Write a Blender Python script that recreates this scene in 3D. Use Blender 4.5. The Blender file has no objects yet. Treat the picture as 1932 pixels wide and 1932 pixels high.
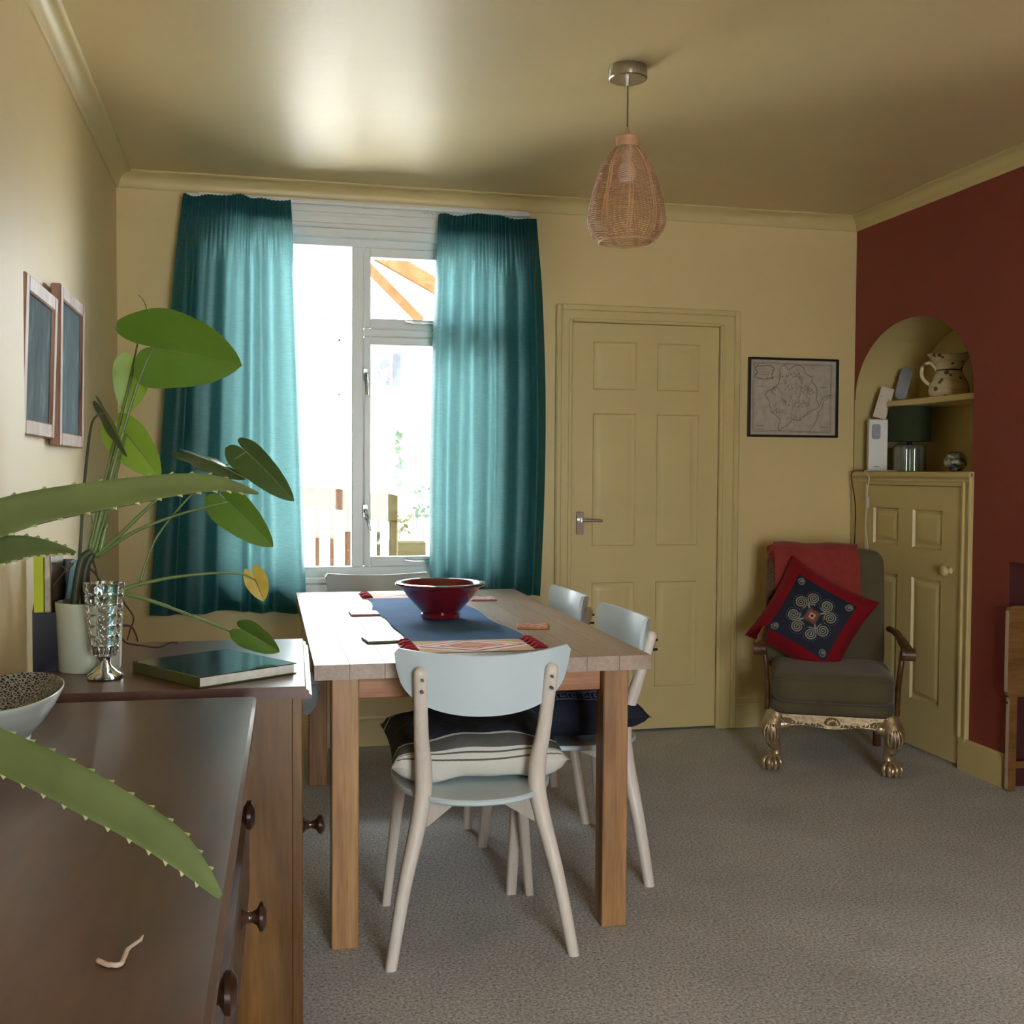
import bpy, bmesh, math, random
from math import sin, cos, pi, sqrt, atan2, exp, radians
from mathutils import Vector, Matrix
random.seed(7)
SC = bpy.context.scene
COL = SC.collection

# ------------------------------------------------------------------ camera
CF, YAW, PITCH, ROLL, CH = 2097.57, .228319, -.0367673, .00585427, 1.28
FW = Vector((sin(YAW)*cos(PITCH), cos(YAW)*cos(PITCH), sin(PITCH)))
_r = Vector((cos(YAW), -sin(YAW), 0)); _u = _r.cross(FW)
RT = cos(ROLL)*_r + sin(ROLL)*_u; UP = -sin(ROLL)*_r + cos(ROLL)*_u
EYE = Vector((0, 0, CH))
cam = bpy.data.cameras.new('camera'); camo = bpy.data.objects.new('camera', cam); COL.objects.link(camo)
cam.sensor_fit = 'HORIZONTAL'; cam.sensor_width = 36; cam.lens = 36*CF/1932
cam.clip_start = .02; cam.clip_end = 200
mw = Matrix((RT, UP, -FW)).transposed().to_4x4(); mw.translation = EYE
camo.matrix_world = mw
SC.camera = camo

# ------------------------------------------------------------------ light
WORLD_STRENGTH = 22
SC.view_settings.view_transform = 'Standard'; SC.view_settings.look = 'None'
SC.view_settings.exposure = 0.14; SC.view_settings.gamma = 1; SC.view_settings.use_curve_mapping = False
w = bpy.data.worlds.new('sky'); SC.world = w; w.use_nodes = True
bg = w.node_tree.nodes['Background']; bg.inputs[0].default_value = (.93, .97, 1, 1); bg.inputs[1].default_value = WORLD_STRENGTH
SC.cycles.use_denoising = True
SC.cycles.max_bounces = 10; SC.cycles.diffuse_bounces = 6; SC.cycles.transparent_max_bounces = 12
SC.cycles.sample_clamp_indirect = 12
SC.cycles.caustics_refractive = True; SC.cycles.caustics_reflective = False
def portal(name, loc, rot, sx, sy):
    l = bpy.data.lights.new(name, 'AREA'); l.shape = 'RECTANGLE'; l.size = sx; l.size_y = sy
    l.cycles.is_portal = True
    o = bpy.data.objects.new(name, l); COL.objects.link(o); o.location = loc; o.rotation_euler = rot
sun = bpy.data.lights.new('sun', 'SUN'); sun.energy = 45; sun.angle = .02; sun.color = (1, .97, .92)
suno = bpy.data.objects.new('sun', sun); COL.objects.link(suno); suno.location = (6, 6, 8)
suno.rotation_euler = Vector((-.62, -.05, -.78)).to_track_quat('-Z', 'Y').to_euler()
portal('window_daylight', (.515, 5.32, 1.56), (-pi/2, 0, 0), 1.3, 1.6)
portal('patio_daylight', (.9, -1.78, 1.1), (pi/2, 0, 0), 1.2, 2.1)

# ------------------------------------------------------------------ pixel helpers (metres from photograph measurements)
def ray(x, y): return FW + RT*((x-966)/CF) - UP*((y-966)/CF)
def at(x, y, Y): d = ray(x, y); return EYE + d*(Y/d.y)
def atX(x, y, X): d = ray(x, y); return EYE + d*(X/d.x)
def atZ(x, y, z): d = ray(x, y); return EYE + d*((z-CH)/d.z)

# ------------------------------------------------------------------ mesh builder
class MB:
    def __init__(s): s.v = []; s.f = []
    def add(s, vs, fs):
        n = len(s.v); s.v += [tuple(p) for p in vs]; s.f += [tuple(i+n for i in q) for q in fs]; return s
    def box(s, x0, x1, y0, y1, z0, z1, b=0.0):
        x0, x1 = min(x0, x1), max(x0, x1); y0, y1 = min(y0, y1), max(y0, y1); z0, z1 = min(z0, z1), max(z0, z1)
        if b <= 0:
            vs = [(x, y, z) for x in (x0, x1) for y in (y0, y1) for z in (z0, z1)]
            return s.add(vs, [(0, 1, 3, 2), (4, 6, 7, 5), (0, 4, 5, 1), (2, 3, 7, 6), (0, 2, 6, 4), (1, 5, 7, 3)])
        b = min(b, (x1-x0)*.49, (y1-y0)*.49, (z1-z0)*.49)
        vs = []; ix = {}
        for i in (0, 1):
            for j in (0, 1):
                for k in (0, 1):
                    X, Y, Z = (x0, x1)[i], (y0, y1)[j], (z0, z1)[k]
                    xi, yi, zi = X+(b if i == 0 else -b), Y+(b if j == 0 else -b), Z+(b if k == 0 else -b)
                    for a, p in enumerate(((X, yi, zi), (xi, Y, zi), (xi, yi, Z))):
                        ix[i, j, k, a] = len(vs); vs.append(p)
        fs = []
        for i in (0, 1):
            fs.append([ix[i, j, k, 0] for j, k in ((0, 0), (1, 0), (1, 1), (0, 1))])
            fs.append([ix[j, i, k, 1] for j, k in ((0, 0), (1, 0), (1, 1), (0, 1))])
            fs.append([ix[j, k, i, 2] for j, k in ((0, 0), (1, 0), (1, 1), (0, 1))])
        for i in (0, 1):
            for j in (0, 1):
                fs.append([ix[i, j, 0, 0], ix[i, j, 1, 0], ix[i, j, 1, 1], ix[i, j, 0, 1]])
                fs.append([ix[i, 0, j, 0], ix[i, 1, j, 0], ix[i, 1, j, 2], ix[i, 0, j, 2]])
                fs.append([ix[0, i, j, 1], ix[1, i, j, 1], ix[1, i, j, 2], ix[0, i, j, 2]])
                for k in (0, 1): fs.append([ix[i, j, k, 0], ix[i, j, k, 1], ix[i, j, k, 2]])
        return s.add(vs, fs)
    def loft(s, secs, cap=True, closed=True):
        n = len(secs[0]); vs = [p for c in secs for p in c]; fs = []
        for i in range(len(secs)-1):
            for j in range(n if closed else n-1):
                k = (j+1) % n; fs.append((i*n+j, i*n+k, (i+1)*n+k, (i+1)*n+j))
        if cap: fs.append(tuple(range(n))); fs.append(tuple(range((len(secs)-1)*n, len(secs)*n)))
        return s.add(vs, fs)
    def tube(s, pts, r, n=8, cap=True):
        pts = [Vector(p) for p in pts]; m = len(pts)
        rs = r if isinstance(r, (list, tuple)) else [r]*m
        secs = []; ref = None
        for i in range(m):
            d = (pts[min(i+1, m-1)]-pts[max(i-1, 0)]).normalized()
            if ref is None: ref = Vector((0, 0, 1)) if abs(d.z) < .9 else Vector((1, 0, 0))
            a = (ref - d*ref.dot(d)).normalized(); b = d.cross(a); ref = a
            secs.append([pts[i]+rs[i]*(cos(2*pi*k/n)*a+sin(2*pi*k/n)*b) for k in range(n)])
        return s.loft(secs, cap)
    def lathe(s, prof, n=32, c=(0, 0, 0), cap=False):
        secs = [[(c[0]+r*cos(2*pi*k/n), c[1]+r*sin(2*pi*k/n), c[2]+z) for k in range(n)] for r, z in prof]
        return s.loft(secs, cap)
    def grid(s, fn, nu, nv, cu=False):
        vs = [fn(i/nu, j/nv) for i in range(nu if cu else nu+1) for j in range(nv+1)]; fs = []; R = nv+1; N = nu if cu else nu+1
        for i in range(nu):
            for j in range(nv):
                a = i*R+j; b = ((i+1) % N)*R+j; fs.append((a, b, b+1, a+1))
        return s.add(vs, fs)
    def prism(s, poly, h0, h1, f):
        n = len(poly); return s.add([f(p[0], p[1], h0) for p in poly]+[f(p[0], p[1], h1) for p in poly],
            [tuple(range(n)), tuple(range(n, 2*n))]+[(i, (i+1) % n, n+(i+1) % n, n+i) for i in range(n)])
    def build(s, name, mat, parent=None, smooth=None, loc=None):
        me = bpy.data.meshes.new(name); me.from_pydata(s.v, [], s.f); me.update()
        bm = bmesh.new(); bm.from_mesh(me); bmesh.ops.remove_doubles(bm, verts=bm.verts, dist=1e-6)
        bmesh.ops.recalc_face_normals(bm, faces=bm.faces); bm.to_mesh(me); bm.free()
        if smooth:
            me.polygons.foreach_set('use_smooth', [True]*len(me.polygons))
            if smooth < 180: me.set_sharp_from_angle(angle=radians(smooth))
        if mat: me.materials.append(mat)
        o = bpy.data.objects.new(name, me); COL.objects.link(o)
        if parent: o.parent = parent
        if loc: o.location = loc
        return o
def spline(pts, n=8):
    P = [Vector(p) for p in pts]; out = []
    for i in range(len(P)-1):
        p0, p1, p2, p3 = P[max(i-1, 0)], P[i], P[i+1], P[min(i+2, len(P)-1)]
        for k in range(n):
            t = k/n; out.append(.5*((2*p1)+(p2-p0)*t+(2*p0-5*p1+4*p2-p3)*t*t+(3*p1-p0-3*p2+p3)*t**3))
    return out+[P[-1]]
def lerp(a, b, t): return a+(b-a)*t
def interp(xs, ys, x):
    if x <= xs[0]: return ys[0]
    for i in range(len(xs)-1):
        if x <= xs[i+1]: return lerp(ys[i], ys[i+1], (x-xs[i])/(xs[i+1]-xs[i]))
    return ys[-1]
def thing(name, label, cat, loc=(0, 0, 0), rz=0, group=None):
    o = bpy.data.objects.new(name, None); COL.objects.link(o); o.empty_display_size = .05
    o.location = loc; o.rotation_euler = (0, 0, rz); o['label'] = label; o['category'] = cat
    if group: o['group'] = group
    return o
def tag(o, label, cat, group=None):
    o['label'] = label; o['category'] = cat
    if group: o['group'] = group
    return o
def struct(o, label=None, cat=None):
    o['kind'] = 'structure'
    if label: o['label'] = label
    if cat: o['category'] = cat
    return o
def copy_tree(o, parent=None):
    c = o.copy(); COL.objects.link(c); c.parent = parent
    for ch in list(o.children): copy_tree(ch, c)
    return c

# ------------------------------------------------------------------ materials
def srgb(h):
    h = h.lstrip('#'); c = [int(h[i:i+2], 16)/255 for i in (0, 2, 4)]
    return tuple((x/12.92 if x <= .04045 else ((x+.055)/1.055)**2.4) for x in c)+(1,)
def nt(name):
    m = bpy.data.materials.new(name); m.use_nodes = True
    t = m.node_tree; return m, t, t.nodes['Principled BSDF']
def coords(t, scale=(1, 1, 1), rot=(0, 0, 0), kind='Object'):
    c = t.nodes.new('ShaderNodeTexCoord'); m = t.nodes.new('ShaderNodeMapping')
    m.inputs['Scale'].default_value = scale; m.inputs['Rotation'].default_value = rot
    t.links.new(c.outputs[kind], m.inputs[0]); return m.outputs[0]
def noise(t, vec, scale, detail=4, rough=.55, dist=0):
    n = t.nodes.new('ShaderNodeTexNoise'); n.inputs['Scale'].default_value = scale; n.inputs['Detail'].default_value = detail
    n.inputs['Roughness'].default_value = rough; n.inputs['Distortion'].default_value = dist
    t.links.new(vec, n.inputs['Vector']); return n.outputs['Fac']
def ramp(t, fac, stops):
    r = t.nodes.new('ShaderNodeValToRGB'); e = r.color_ramp.elements
    while len(e) < len(stops): e.new(.5)
    for i, (p, c) in enumerate(stops): e[i].position = p; e[i].color = c if len(c) == 4 else tuple(c)+(1,)
    t.links.new(fac, r.inputs[0]); return r.outputs[0]
def bump(t, h, strength, dist, b):
    n = t.nodes.new('ShaderNodeBump'); n.inputs['Strength'].default_value = strength; n.inputs['Distance'].default_value = dist
    t.links.new(h, n.inputs['Height']); t.links.new(n.outputs[0], b.inputs['Normal'])
def sc_(c, k): return (min(1, c[0]*k), min(1, c[1]*k), min(1, c[2]*k), 1)
def plain(name, col, rough=.5, metal=0, var=.08, vs=6, bs=0, bscale=200, bd=.001, spec=.5, coat=0, sheen=0):
    m, t, b = nt(name); c = srgb(col) if isinstance(col, str) else col
    v = coords(t); f = noise(t, v, vs)
    t.links.new(ramp(t, f, [(.3, sc_(c, 1-var)), (.7, sc_(c, 1+var))]), b.inputs['Base Color'])
    b.inputs['Roughness'].default_value = rough; b.inputs['Metallic'].default_value = metal
    b.inputs['Specular IOR Level'].default_value = spec; b.inputs['Coat Weight'].default_value = coat
    b.inputs['Sheen Weight'].default_value = sheen
    if bs: bump(t, noise(t, v, bscale, 3), bs, bd, b)
    return m
def wood(name, cols, axis='y', freq=14, stretch=.07, rough=.4, knots=0, bs=.15, coat=0, spec=.5, worn=0, dist=1.4, mul=.55, rvar=.1):
    m, t, b = nt(name); s = {'x': (stretch, 1, 1), 'y': (1, stretch, 1), 'z': (1, 1, stretch)}[axis]
    v = coords(t, s); f = noise(t, v, freq, 5, .6, dist)
    c = [srgb(x) for x in cols]
    col = ramp(t, f, [(.28, c[0]), (.5, c[1]), (.72, c[2])])
    f2 = noise(t, coords(t, tuple(x*6 for x in s)), freq*2.2, 3)
    mx = t.nodes.new('ShaderNodeMixRGB'); mx.blend_type = 'MULTIPLY'; mx.inputs[0].default_value = mul
    t.links.new(col, mx.inputs[1]); t.links.new(ramp(t, f2, [(.35, (.62, .56, .5, 1)), (.62, (1, 1, 1, 1))]), mx.inputs[2])
    out = mx.outputs[0]
    if knots:
        vo = t.nodes.new('ShaderNodeTexVoronoi'); vo.inputs['Scale'].default_value = knots
        t.links.new(coords(t, tuple(x**.5 for x in s)), vo.inputs['Vector'])
        m2 = t.nodes.new('ShaderNodeMixRGB'); m2.blend_type = 'MULTIPLY'; m2.inputs[0].default_value = 1
        t.links.new(out, m2.inputs[1]); t.links.new(ramp(t, vo.outputs['Distance'], [(.03, (.35, .22, .14, 1)), (.12, (1, 1, 1, 1))]), m2.inputs[2]); out = m2.outputs[0]
    t.links.new(out, b.inputs['Base Color'])
    r = ramp(t, noise(t, coords(t), 5, 4), [(.3, (rough-rvar-worn,)*3), (.7, (rough+rvar+worn,)*3)])
    t.links.new(r, b.inputs['Roughness']); b.inputs['Coat Weight'].default_value = coat; b.inputs['Specular IOR Level'].default_value = spec
    if bs: bump(t, f2, bs, .001, b)
    return m

WALLC = (.69, .545, .27, 1)
def paint(name, c, rough, bs=.12, var=.04, spec=.5):
    m, t, b = nt(name); v = coords(t)
    t.links.new(ramp(t, noise(t, v, 1.6, 3), [(.3, sc_(c, 1-var)), (.7, sc_(c, 1+var))]), b.inputs['Base Color'])
    b.inputs['Roughness'].default_value = rough; b.inputs['Specular IOR Level'].default_value = spec
    n1 = noise(t, v, 9, 4, .6); n2 = noise(t, v, 160, 2)
    a = t.nodes.new('ShaderNodeMath'); a.operation = 'MULTIPLY_ADD'; a.inputs[1].default_value = .12
    t.links.new(n2, a.inputs[0]); t.links.new(n1, a.inputs[2]); bump(t, a.outputs[0], bs, .01, b)
    return m
M_WALL = paint('cream_wall_paint', WALLC, .48)
M_CEIL = paint('cream_ceiling_satin', (.66, .525, .275, 1), .42, .16, spec=.5)
M_RED = paint('brick_red_wall_paint', (.235, .042, .028, 1), .6)
M_TRIM = paint('cream_gloss_trim', (.62, .50, .235, 1), .38, .05)
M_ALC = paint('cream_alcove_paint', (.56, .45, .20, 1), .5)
M_WHITE = plain('white_gloss_paint', (.82, .84, .84, 1), .35, var=.02)
def carpet():
    m, t, b = nt('grey_carpet'); v = coords(t)
    f1 = noise(t, v, 120, 4, .75); f2 = noise(t, v, 2.2, 4, .6); f3 = noise(t, v, 55, 3)
    c1 = ramp(t, f1, [(.36, (.20, .20, .205, 1)), (.5, (.50, .502, .515, 1)), (.66, (.78, .785, .80, 1))])
    mx = t.nodes.new('ShaderNodeMixRGB'); mx.blend_type = 'MULTIPLY'; mx.inputs[0].default_value = 1
    t.links.new(c1, mx.inputs[1]); t.links.new(ramp(t, f2, [(.3, (.8, .8, .8, 1)), (.7, (1.05, 1.03, 1, 1))]), mx.inputs[2])
    t.links.new(mx.outputs[0], b.inputs['Base Color']); b.inputs['Roughness'].default_value = .95; b.inputs['Specular IOR Level'].default_value = .1
    b.inputs['Sheen Weight'].default_value = .15
    a = t.nodes.new('ShaderNodeMath'); a.operation = 'ADD'; t.links.new(f1, a.inputs[0]); t.links.new(f3, a.inputs[1])
    bump(t, a.outputs[0], .6, .004, b); return m
M_CARPET = carpet()
def glass_pane(name):
    m, t, b = nt(name); t.nodes.remove(b)
    tr = t.nodes.new('ShaderNodeBsdfTransparent'); tr.inputs[0].default_value = (.97, .985, .98, 1)
    gl = t.nodes.new('ShaderNodeBsdfGlossy'); gl.inputs['Roughness'].default_value = .02
    fr = t.nodes.new('ShaderNodeFresnel'); fr.inputs[0].default_value = 1.35
    mx = t.nodes.new('ShaderNodeMixShader'); t.links.new(fr.outputs[0], mx.inputs[0]); t.links.new(tr.outputs[0], mx.inputs[1]); t.links.new(gl.outputs[0], mx.inputs[2])
    t.links.new(mx.outputs[0], t.nodes['Material Output'].inputs[0]); return m
M_PANE = glass_pane('window_glass')
M_CHROME = plain('chrome', (.75, .75, .74, 1), .18, 1, var=.02)
M_STEEL = plain('brushed_steel', (.50, .48, .44, 1), .3, 1, var=.08, vs=30)
M_BLACK = plain('black_plastic', (.012, .012, .014, 1), .35)
M_PATIO = plain('pale_paving', (.70, .70, .69, 1), .8, var=.1)

# ------------------------------------------------------------------ the room
XL, XR, YB, YF, ZC = -.58, 2.987, 5.151, -1.65, 2.572
AY0, AY1, AZS, AZT, AXB = 4.182, 5.146, 1.655, 2.008, 3.34
XB, YE = -.492, 2.645     # chimney breast face and end
def wall_cells(mb, us, zs, holes, put):
    for i in range(len(us)-1):
        for k in range(len(zs)-1):
            cu, cz = (us[i]+us[i+1])/2, (zs[k]+zs[k+1])/2
            if any(a < cu < b and c < cz < d for a, b, c, d in holes): continue
            put(us[i], us[i+1], zs[k], zs[k+1])
struct(MB().box(XL-.1, 3.5, YF-.1, YB+.12, -.12, 0).build('floor', M_CARPET))
struct(MB().box(XL-.1, 3.5, YF-.1, YB+.2, ZC, ZC+.12).build('ceiling', M_CEIL))
struct(MB().box(XL-.12, XL, YF-.1, YB+.12, 0, ZC).build('wall_left', M_WALL))
struct(MB().box(XL-.02, XB, .55, YE, -.02, ZC+.02, .007).build('wall_chimney', M_WALL))
WX0, WX1, WZ0, WZ1 = -.16, 1.19, .765, 2.37
DX0, DX1, DZ1 = 1.478, 2.252, 2.004
mb = MB(); wall_cells(mb, [XL, WX0, WX1, DX0, DX1, 3.5], [0, WZ0, DZ1, WZ1, ZC], [(WX0, WX1, WZ0, WZ1), (DX0, DX1, 0, DZ1)],
    lambda a, b, c, d: mb.box(a, b, YB, YB+.12, c, d))
mb.box(DX0-.05, DX1+.05, YB+.121, YB+.2, -.1, DZ1+.05); mb.box(XR+.1, 3.5, AY0-.15, YB, 0, .02); mb.box(3.42, 3.5, AY0-.15, YB, .02, 1.05); mb.box(XR+.1, 3.42, AY0-.15, AY0-.1, .02, 1.05)  # unseen boxes added behind door and around cupboard to stop light leaking in
struct(mb.build('wall_back', M_WALL))
# rear wall with the patio door opening (behind the photographer)
RX0, RX1, RZ0, RZ1 = .3, 1.5, .06, 2.12
mb = MB(); wall_cells(mb, [XL, RX0, RX1, 3.5], [0, RZ0, RZ1, ZC], [(RX0, RX1, RZ0, RZ1)], lambda a, b, c, d: mb.box(a, b, YF-.1, YF, c, d))
struct(mb.build('wall_front', M_WALL))
d2 = struct(thing('door_2', 'white glazed patio door in the wall facing the window', 'door', (0, 0, 0)))
mb = MB(); mb.box(RX0, RX0+.07, YF-.08, YF-.02, RZ0, RZ1); mb.box(RX1-.07, RX1, YF-.08, YF-.02, RZ0, RZ1); mb.box(.865, .935, YF-.08, YF-.02, RZ0, RZ1)
mb.box(RX0, RX1, YF-.08, YF-.02, RZ1-.07, RZ1); mb.box(RX0, RX1, YF-.08, YF-.02, RZ0, RZ0+.12); mb.build('frame', M_WHITE, d2)
for a, b in ((RX0+.07, .865), (.935, RX1-.07)): MB().box(a, b, YF-.055, YF-.049, RZ0+.12, RZ1-.07).build('pane', M_PANE, d2)

# right wall: arched alcove and fireplace recess
FY0, FY1, FZ = 3.15, 3.93, .924
ayc, ahw = (AY0+AY1)/2, (AY1-AY0)/2
arch = [(ayc+ahw*cos(pi*k/28), AZS+(AZT-AZS)*sin(pi*k/28)) for k in range(29)]
mb = MB(); mb.box(XR, XR+.1, YF-.1, FY0, 0, ZC)
mb.box(XR, XR+.1, FY0, FY1, FZ, ZC); mb.box(XR, XR+.002, FY1, AY0, 0, ZC); mb.box(XR+.002, XR+.004, FY1+.004, AY0, 0, ZC); mb.box(XR+.004, XR+.1, FY1+.004, AY0-.051, 0, ZC)
mb.box(XR, XR+.1, AY1+.003, YB+.01, 0, AZS)
mb.box(XR, XR+.1, AY1, YB+.01, AZS, ZC)
for k in range(28):
    (a, za), (b, zb) = arch[k], arch[k+1]
    mb.add([(x, y, z) for x in (XR, XR+.004) for y, z in ((a, za), (b, zb), (b, ZC), (a, ZC))],
        [(0, 1, 2, 3), (4, 5, 6, 7), (0, 1, 5, 4), (2, 3, 7, 6)])
struct(mb.build('wall_right', M_RED))
mb = MB(); mb.box(3.34, 3.44, FY0-.1, FY1+.1, 0, FZ+.1); mb.box(XR+.0025, 3.34, FY1, FY1+.0035, 0, FZ-.001); mb.box(XR+.11, 3.34, FY1+.0035, FY1+.1, 0, FZ+.1); mb.box(XR+.1, 3.34, FY0-.1, FY0, 0, FZ+.1); mb.box(XR+.1, 3.34, FY0, FY1, FZ, FZ+.1)
struct(mb.build('wall_fireplace', paint('shade_darkened_recess_red', (.075, .012, .010, 1), .7)))  # wall red darkened here: the shade of the recess is put into the colour
mb = MB(); mb.box(AXB, AXB+.06, AY0-.06, YB, 1.0, 2.1); mb.box(XR+.0045, AXB, AY0-.05, AY0-.0005, 1.0, AZS)
mb.box(XR+.002, AXB, AY1, YB-.0005, 1.0, AZS)
o_, i_ = [], []
for k, (y, z) in enumerate(arch):
    a = pi*k/28; o_.append((y+.04*cos(a), z+.04*sin(a)))
for k in range(28):
    q = [arch[k], arch[k+1], o_[k+1], o_[k]]
    mb.add([(x, y, z) for x in (XR+.0045, AXB) for y, z in q], [(0, 1, 2, 3), (4, 5, 6, 7), (0, 1, 5, 4), (2, 3, 7, 6)])
struct(mb.build('wall_alcove', M_ALC))

# cornices
prof = [(0, 2.504), (.007, 2.504), (.012, 2.512)]+[(.012+.044*(1-cos(a)), 2.512+.048*sin(a)) for a in [pi/2*k/8 for k in range(1, 9)]]+[(.060, 2.562), (.066, 2.566), (.066, ZC-.0005), (0, ZC-.0005)]
def sweep(name, A, B): struct(MB().loft([[A(d, z) for d, z in prof], [B(d, z) for d, z in prof]]).build(name, M_TRIM, None, 30))
sweep('trim_1', lambda d, z: (XL+d, YB-d, z), lambda d, z: (XR-d, YB-d, z))
sweep('trim_2', lambda d, z: (XL+d, YE-.001, z), lambda d, z: (XL+d, YB-d, z))
sweep('trim_4', lambda d, z: (XB+d, .56, z), lambda d, z: (XB+d, YE+d, z)); sweep('trim_5', lambda d, z: (XL+d, YF, z), lambda d, z: (XL+d, .548, z))
sweep('trim_3', lambda d, z: (XR-d, YF, z), lambda d, z: (XR-d, YB-d, z))
def skirting(name, A, B):
    p = [(0, 0), (.018, 0), (.018, .112), (.014, .122), (.008, .126), (.006, .138), (0, .138)]
    struct(MB().loft([[A(d, z) for d, z in p], [B(d, z) for d, z in p]]).build(name, M_TRIM))
skirting('baseboard_back', lambda d, z: (XL+d, YB-d, z), lambda d, z: (1.404, YB-d, z))
skirting('baseboard_back', lambda d, z: (2.348, YB-d, z), lambda d, z: (XR-.03, YB-d, z))
skirting('baseboard_left', lambda d, z: (XL+d, YE+.001, z), lambda d, z: (XL+d, YB-d, z))
skirting('baseboard_right', lambda d, z: (XR-d, FY1, z), lambda d, z: (XR-d, AY0+.035, z))

# ------------------------------------------------------------------ window
win = struct(thing('window_1', 'white painted wooden casement window between the teal curtains', 'window', (0, 0, 0)))
wy0, wy1 = 5.185, 5.255
def wb(mb, x0, x1, z0, z1, a=wy0, b=wy1, bev=.004): mb.box(x0, x1, a, b, z0, z1, bev)
zt = at(600, 462, wy0).z; zb = at(620, 1070, wy0).z
xm0, xm1 = at(664, 700, wy0).x, at(686, 700, wy0).x
xg0 = at(699, 700, wy0).x
zA, zB_, zC_, zD, zE = at(750, 488, wy0).z, at(750, 603, wy0).z, at(750, 652, wy0).z, at(750, 1050, wy0).z, at(750, 622, wy0).z
zF = at(750, 636, wy0).z
mb = MB(); wb(mb, WX0, WX0+.06, WZ0, WZ1); wb(mb, WX1-.06, WX1, WZ0, WZ1); wb(mb, WX0+.06, WX1-.06, zt, WZ1); wb(mb, WX0+.06, WX1-.06, WZ0, zb)
wb(mb, xm0, xm1, zb, zt); wb(mb, xm1, WX1-.06, zF, zE)
mb.build('frame', M_WHITE, win)
def sash(z0, z1, g0, g1):
    mb = MB(); y0, y1 = wy0-.012, wy1-.02
    x0, x1 = xm1+.002, WX1-.062; gx1 = x1-(xg0-x0)
    wb(mb, x0, xg0, z0, z1, y0, y1); wb(mb, gx1, x1, z0, z1, y0, y1); wb(mb, xg0, gx1, g1, z1, y0, y1); wb(mb, xg0, gx1, z0, g0, y0, y1)
    s = mb.build('sash', M_WHITE, win); MB().box(xg0, gx1, 5.21, 5.214, g0, g1).build('pane', M_PANE, s); return s
s1 = sash(zE+.002, zt-.002, zB_, zA); s2 = sash(zb+.002, zF-.002, zD, zC_)
MB().box(WX0+.06, xm0, 5.216, 5.22, zb, zt).build('pane', M_PANE, win)
def latch(px, py, py2, sx):
    a, b = at(px, py, wy0-.03), at(px+sx, py2, wy0-.03)
    mb = MB(); mb.box(a.x-.011, a.x+.011, wy0-.018, wy0-.012, a.z-.035, a.z+.025, .004)
    mb.tube(spline([(a.x, wy0-.02, a.z), (a.x, wy0-.042, a.z-.005), tuple(lerp(a, b, .5)), tuple(b)]), [.008]*8+[.009]*8+[.006]*8+[.005], 8)
    mb.build('handle', M_CHROME, s2, 40)
latch(690, 705, 745, 3); latch(690, 962, 1002, 9)
for py, s in ((612, s1), (1060, s2)):
    a = at(788, py, wy0-.02); MB().tube([a+Vector((-.06, 0, .01)), a+Vector((-.02, 0, .004)), a+Vector((.1, 0, .004))], .006, 6).build('stay', M_CHROME, s)
# head fascia with mouldings, sill and apron
mb = MB(); fz = at(600, 428, YB-.02).z
mb.box(WX0-.07, WX1+.07, YB-.022, YB+.03, fz, 2.485, .004)
for z, h, d in ((2.478, .022, .034), (2.428, .018, .028), (fz, .022, .03)): mb.box(WX0-.075, WX1+.075, YB-d, YB-.01, z, z+h, .005)
mb.box(WX0, WX1, YB-.012, wy0, WZ1-.03, fz+.002, .004); mb.build('head_fascia', M_WHITE, win)
mb = MB(); mb.box(WX0-.06, WX1+.06, YB-.04, wy0, WZ0-.005, WZ0+.022, .006); mb.box(WX0-.03, WX1+.03, YB-.018, YB, WZ0-.06, WZ0-.006, .004); mb.build('sill', M_WHITE, win)
mb = MB(); mb.box(WX0, WX0+.012, YB-.004, wy0, WZ0+.022, WZ1-.03); mb.box(WX1-.012, WX1, YB-.004, wy0, WZ0+.022, WZ1-.03); mb.build('reveal_lining', M_WHITE, win)

# ------------------------------------------------------------------ six panel door
door = struct(thing('door_1', 'closed cream six panel door beside the framed map', 'door', (0, 0, 0)))
mb = MB()
for (x0, x1, z0, z1) in ((1.408, 1.482, 0, 2.073), (2.248, 2.343, 0, 2.073), (1.482, 2.248, 1.999, 2.073)):
    mb.box(x0, x1, YB-.016, YB, z0, z1)
mb.box(1.404, 1.432, YB-.030, YB, 0, 2.0775, .006); mb.box(2.318, 2.347, YB-.030, YB, 0, 2.0775, .006); mb.box(1.43, 2.32, YB-.0295, YB, 2.05, 2.0775, .004)
mb.box(1.466, 1.4865, YB-.021, YB, 0, 2.004, .004); mb.box(2.2445, 2.266, YB-.021, YB, 0, 2.004, .004); mb.box(1.4865, 2.2445, YB-.021, YB, 1.9965, 2.013, .004)
mb.box(DX0, 1.4815, YB, YB+.1, 0, DZ1); mb.box(2.2495, DX1, YB, YB+.1, 0, DZ1); mb.box(DX0, DX1, YB, YB+.1, 2.0005, DZ1)
mb.build('architrave', M_TRIM, door)
LY = YB+.004
pans = [(1119, 1204, 643, 739), (1240, 1323, 649, 743), (1115, 1202, 780, 1036), (1236, 1320, 782, 1035), (1112, 1197, 1099, 1302), (1232, 1315, 1099, 1306)]
def panel_loft(put, u0, u1, z0, z1, e=1):
    rings = []
    for ins, d in ((0, .012), (0, 0), (.006, -.0005), (.012, .0065), (.02, .0075), (.024, .0075), (.045, .001), (.05, .0005)):
        rings.append([put(u0+ins, d, z0+ins), put(u1-ins, d, z0+ins), put(u1-ins, d, z1-ins), put(u0+ins, d, z1-ins)])
    return MB().loft(rings)
cols_ = [[at(p[0], 900, LY).x for p in pans], [at(p[1], 900, LY).x for p in pans]]
xa0, xa1 = sum(cols_[0][0::2])/3, sum(cols_[1][0::2])/3; xb0, xb1 = sum(cols_[0][1::2])/3, sum(cols_[1][1::2])/3
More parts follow.
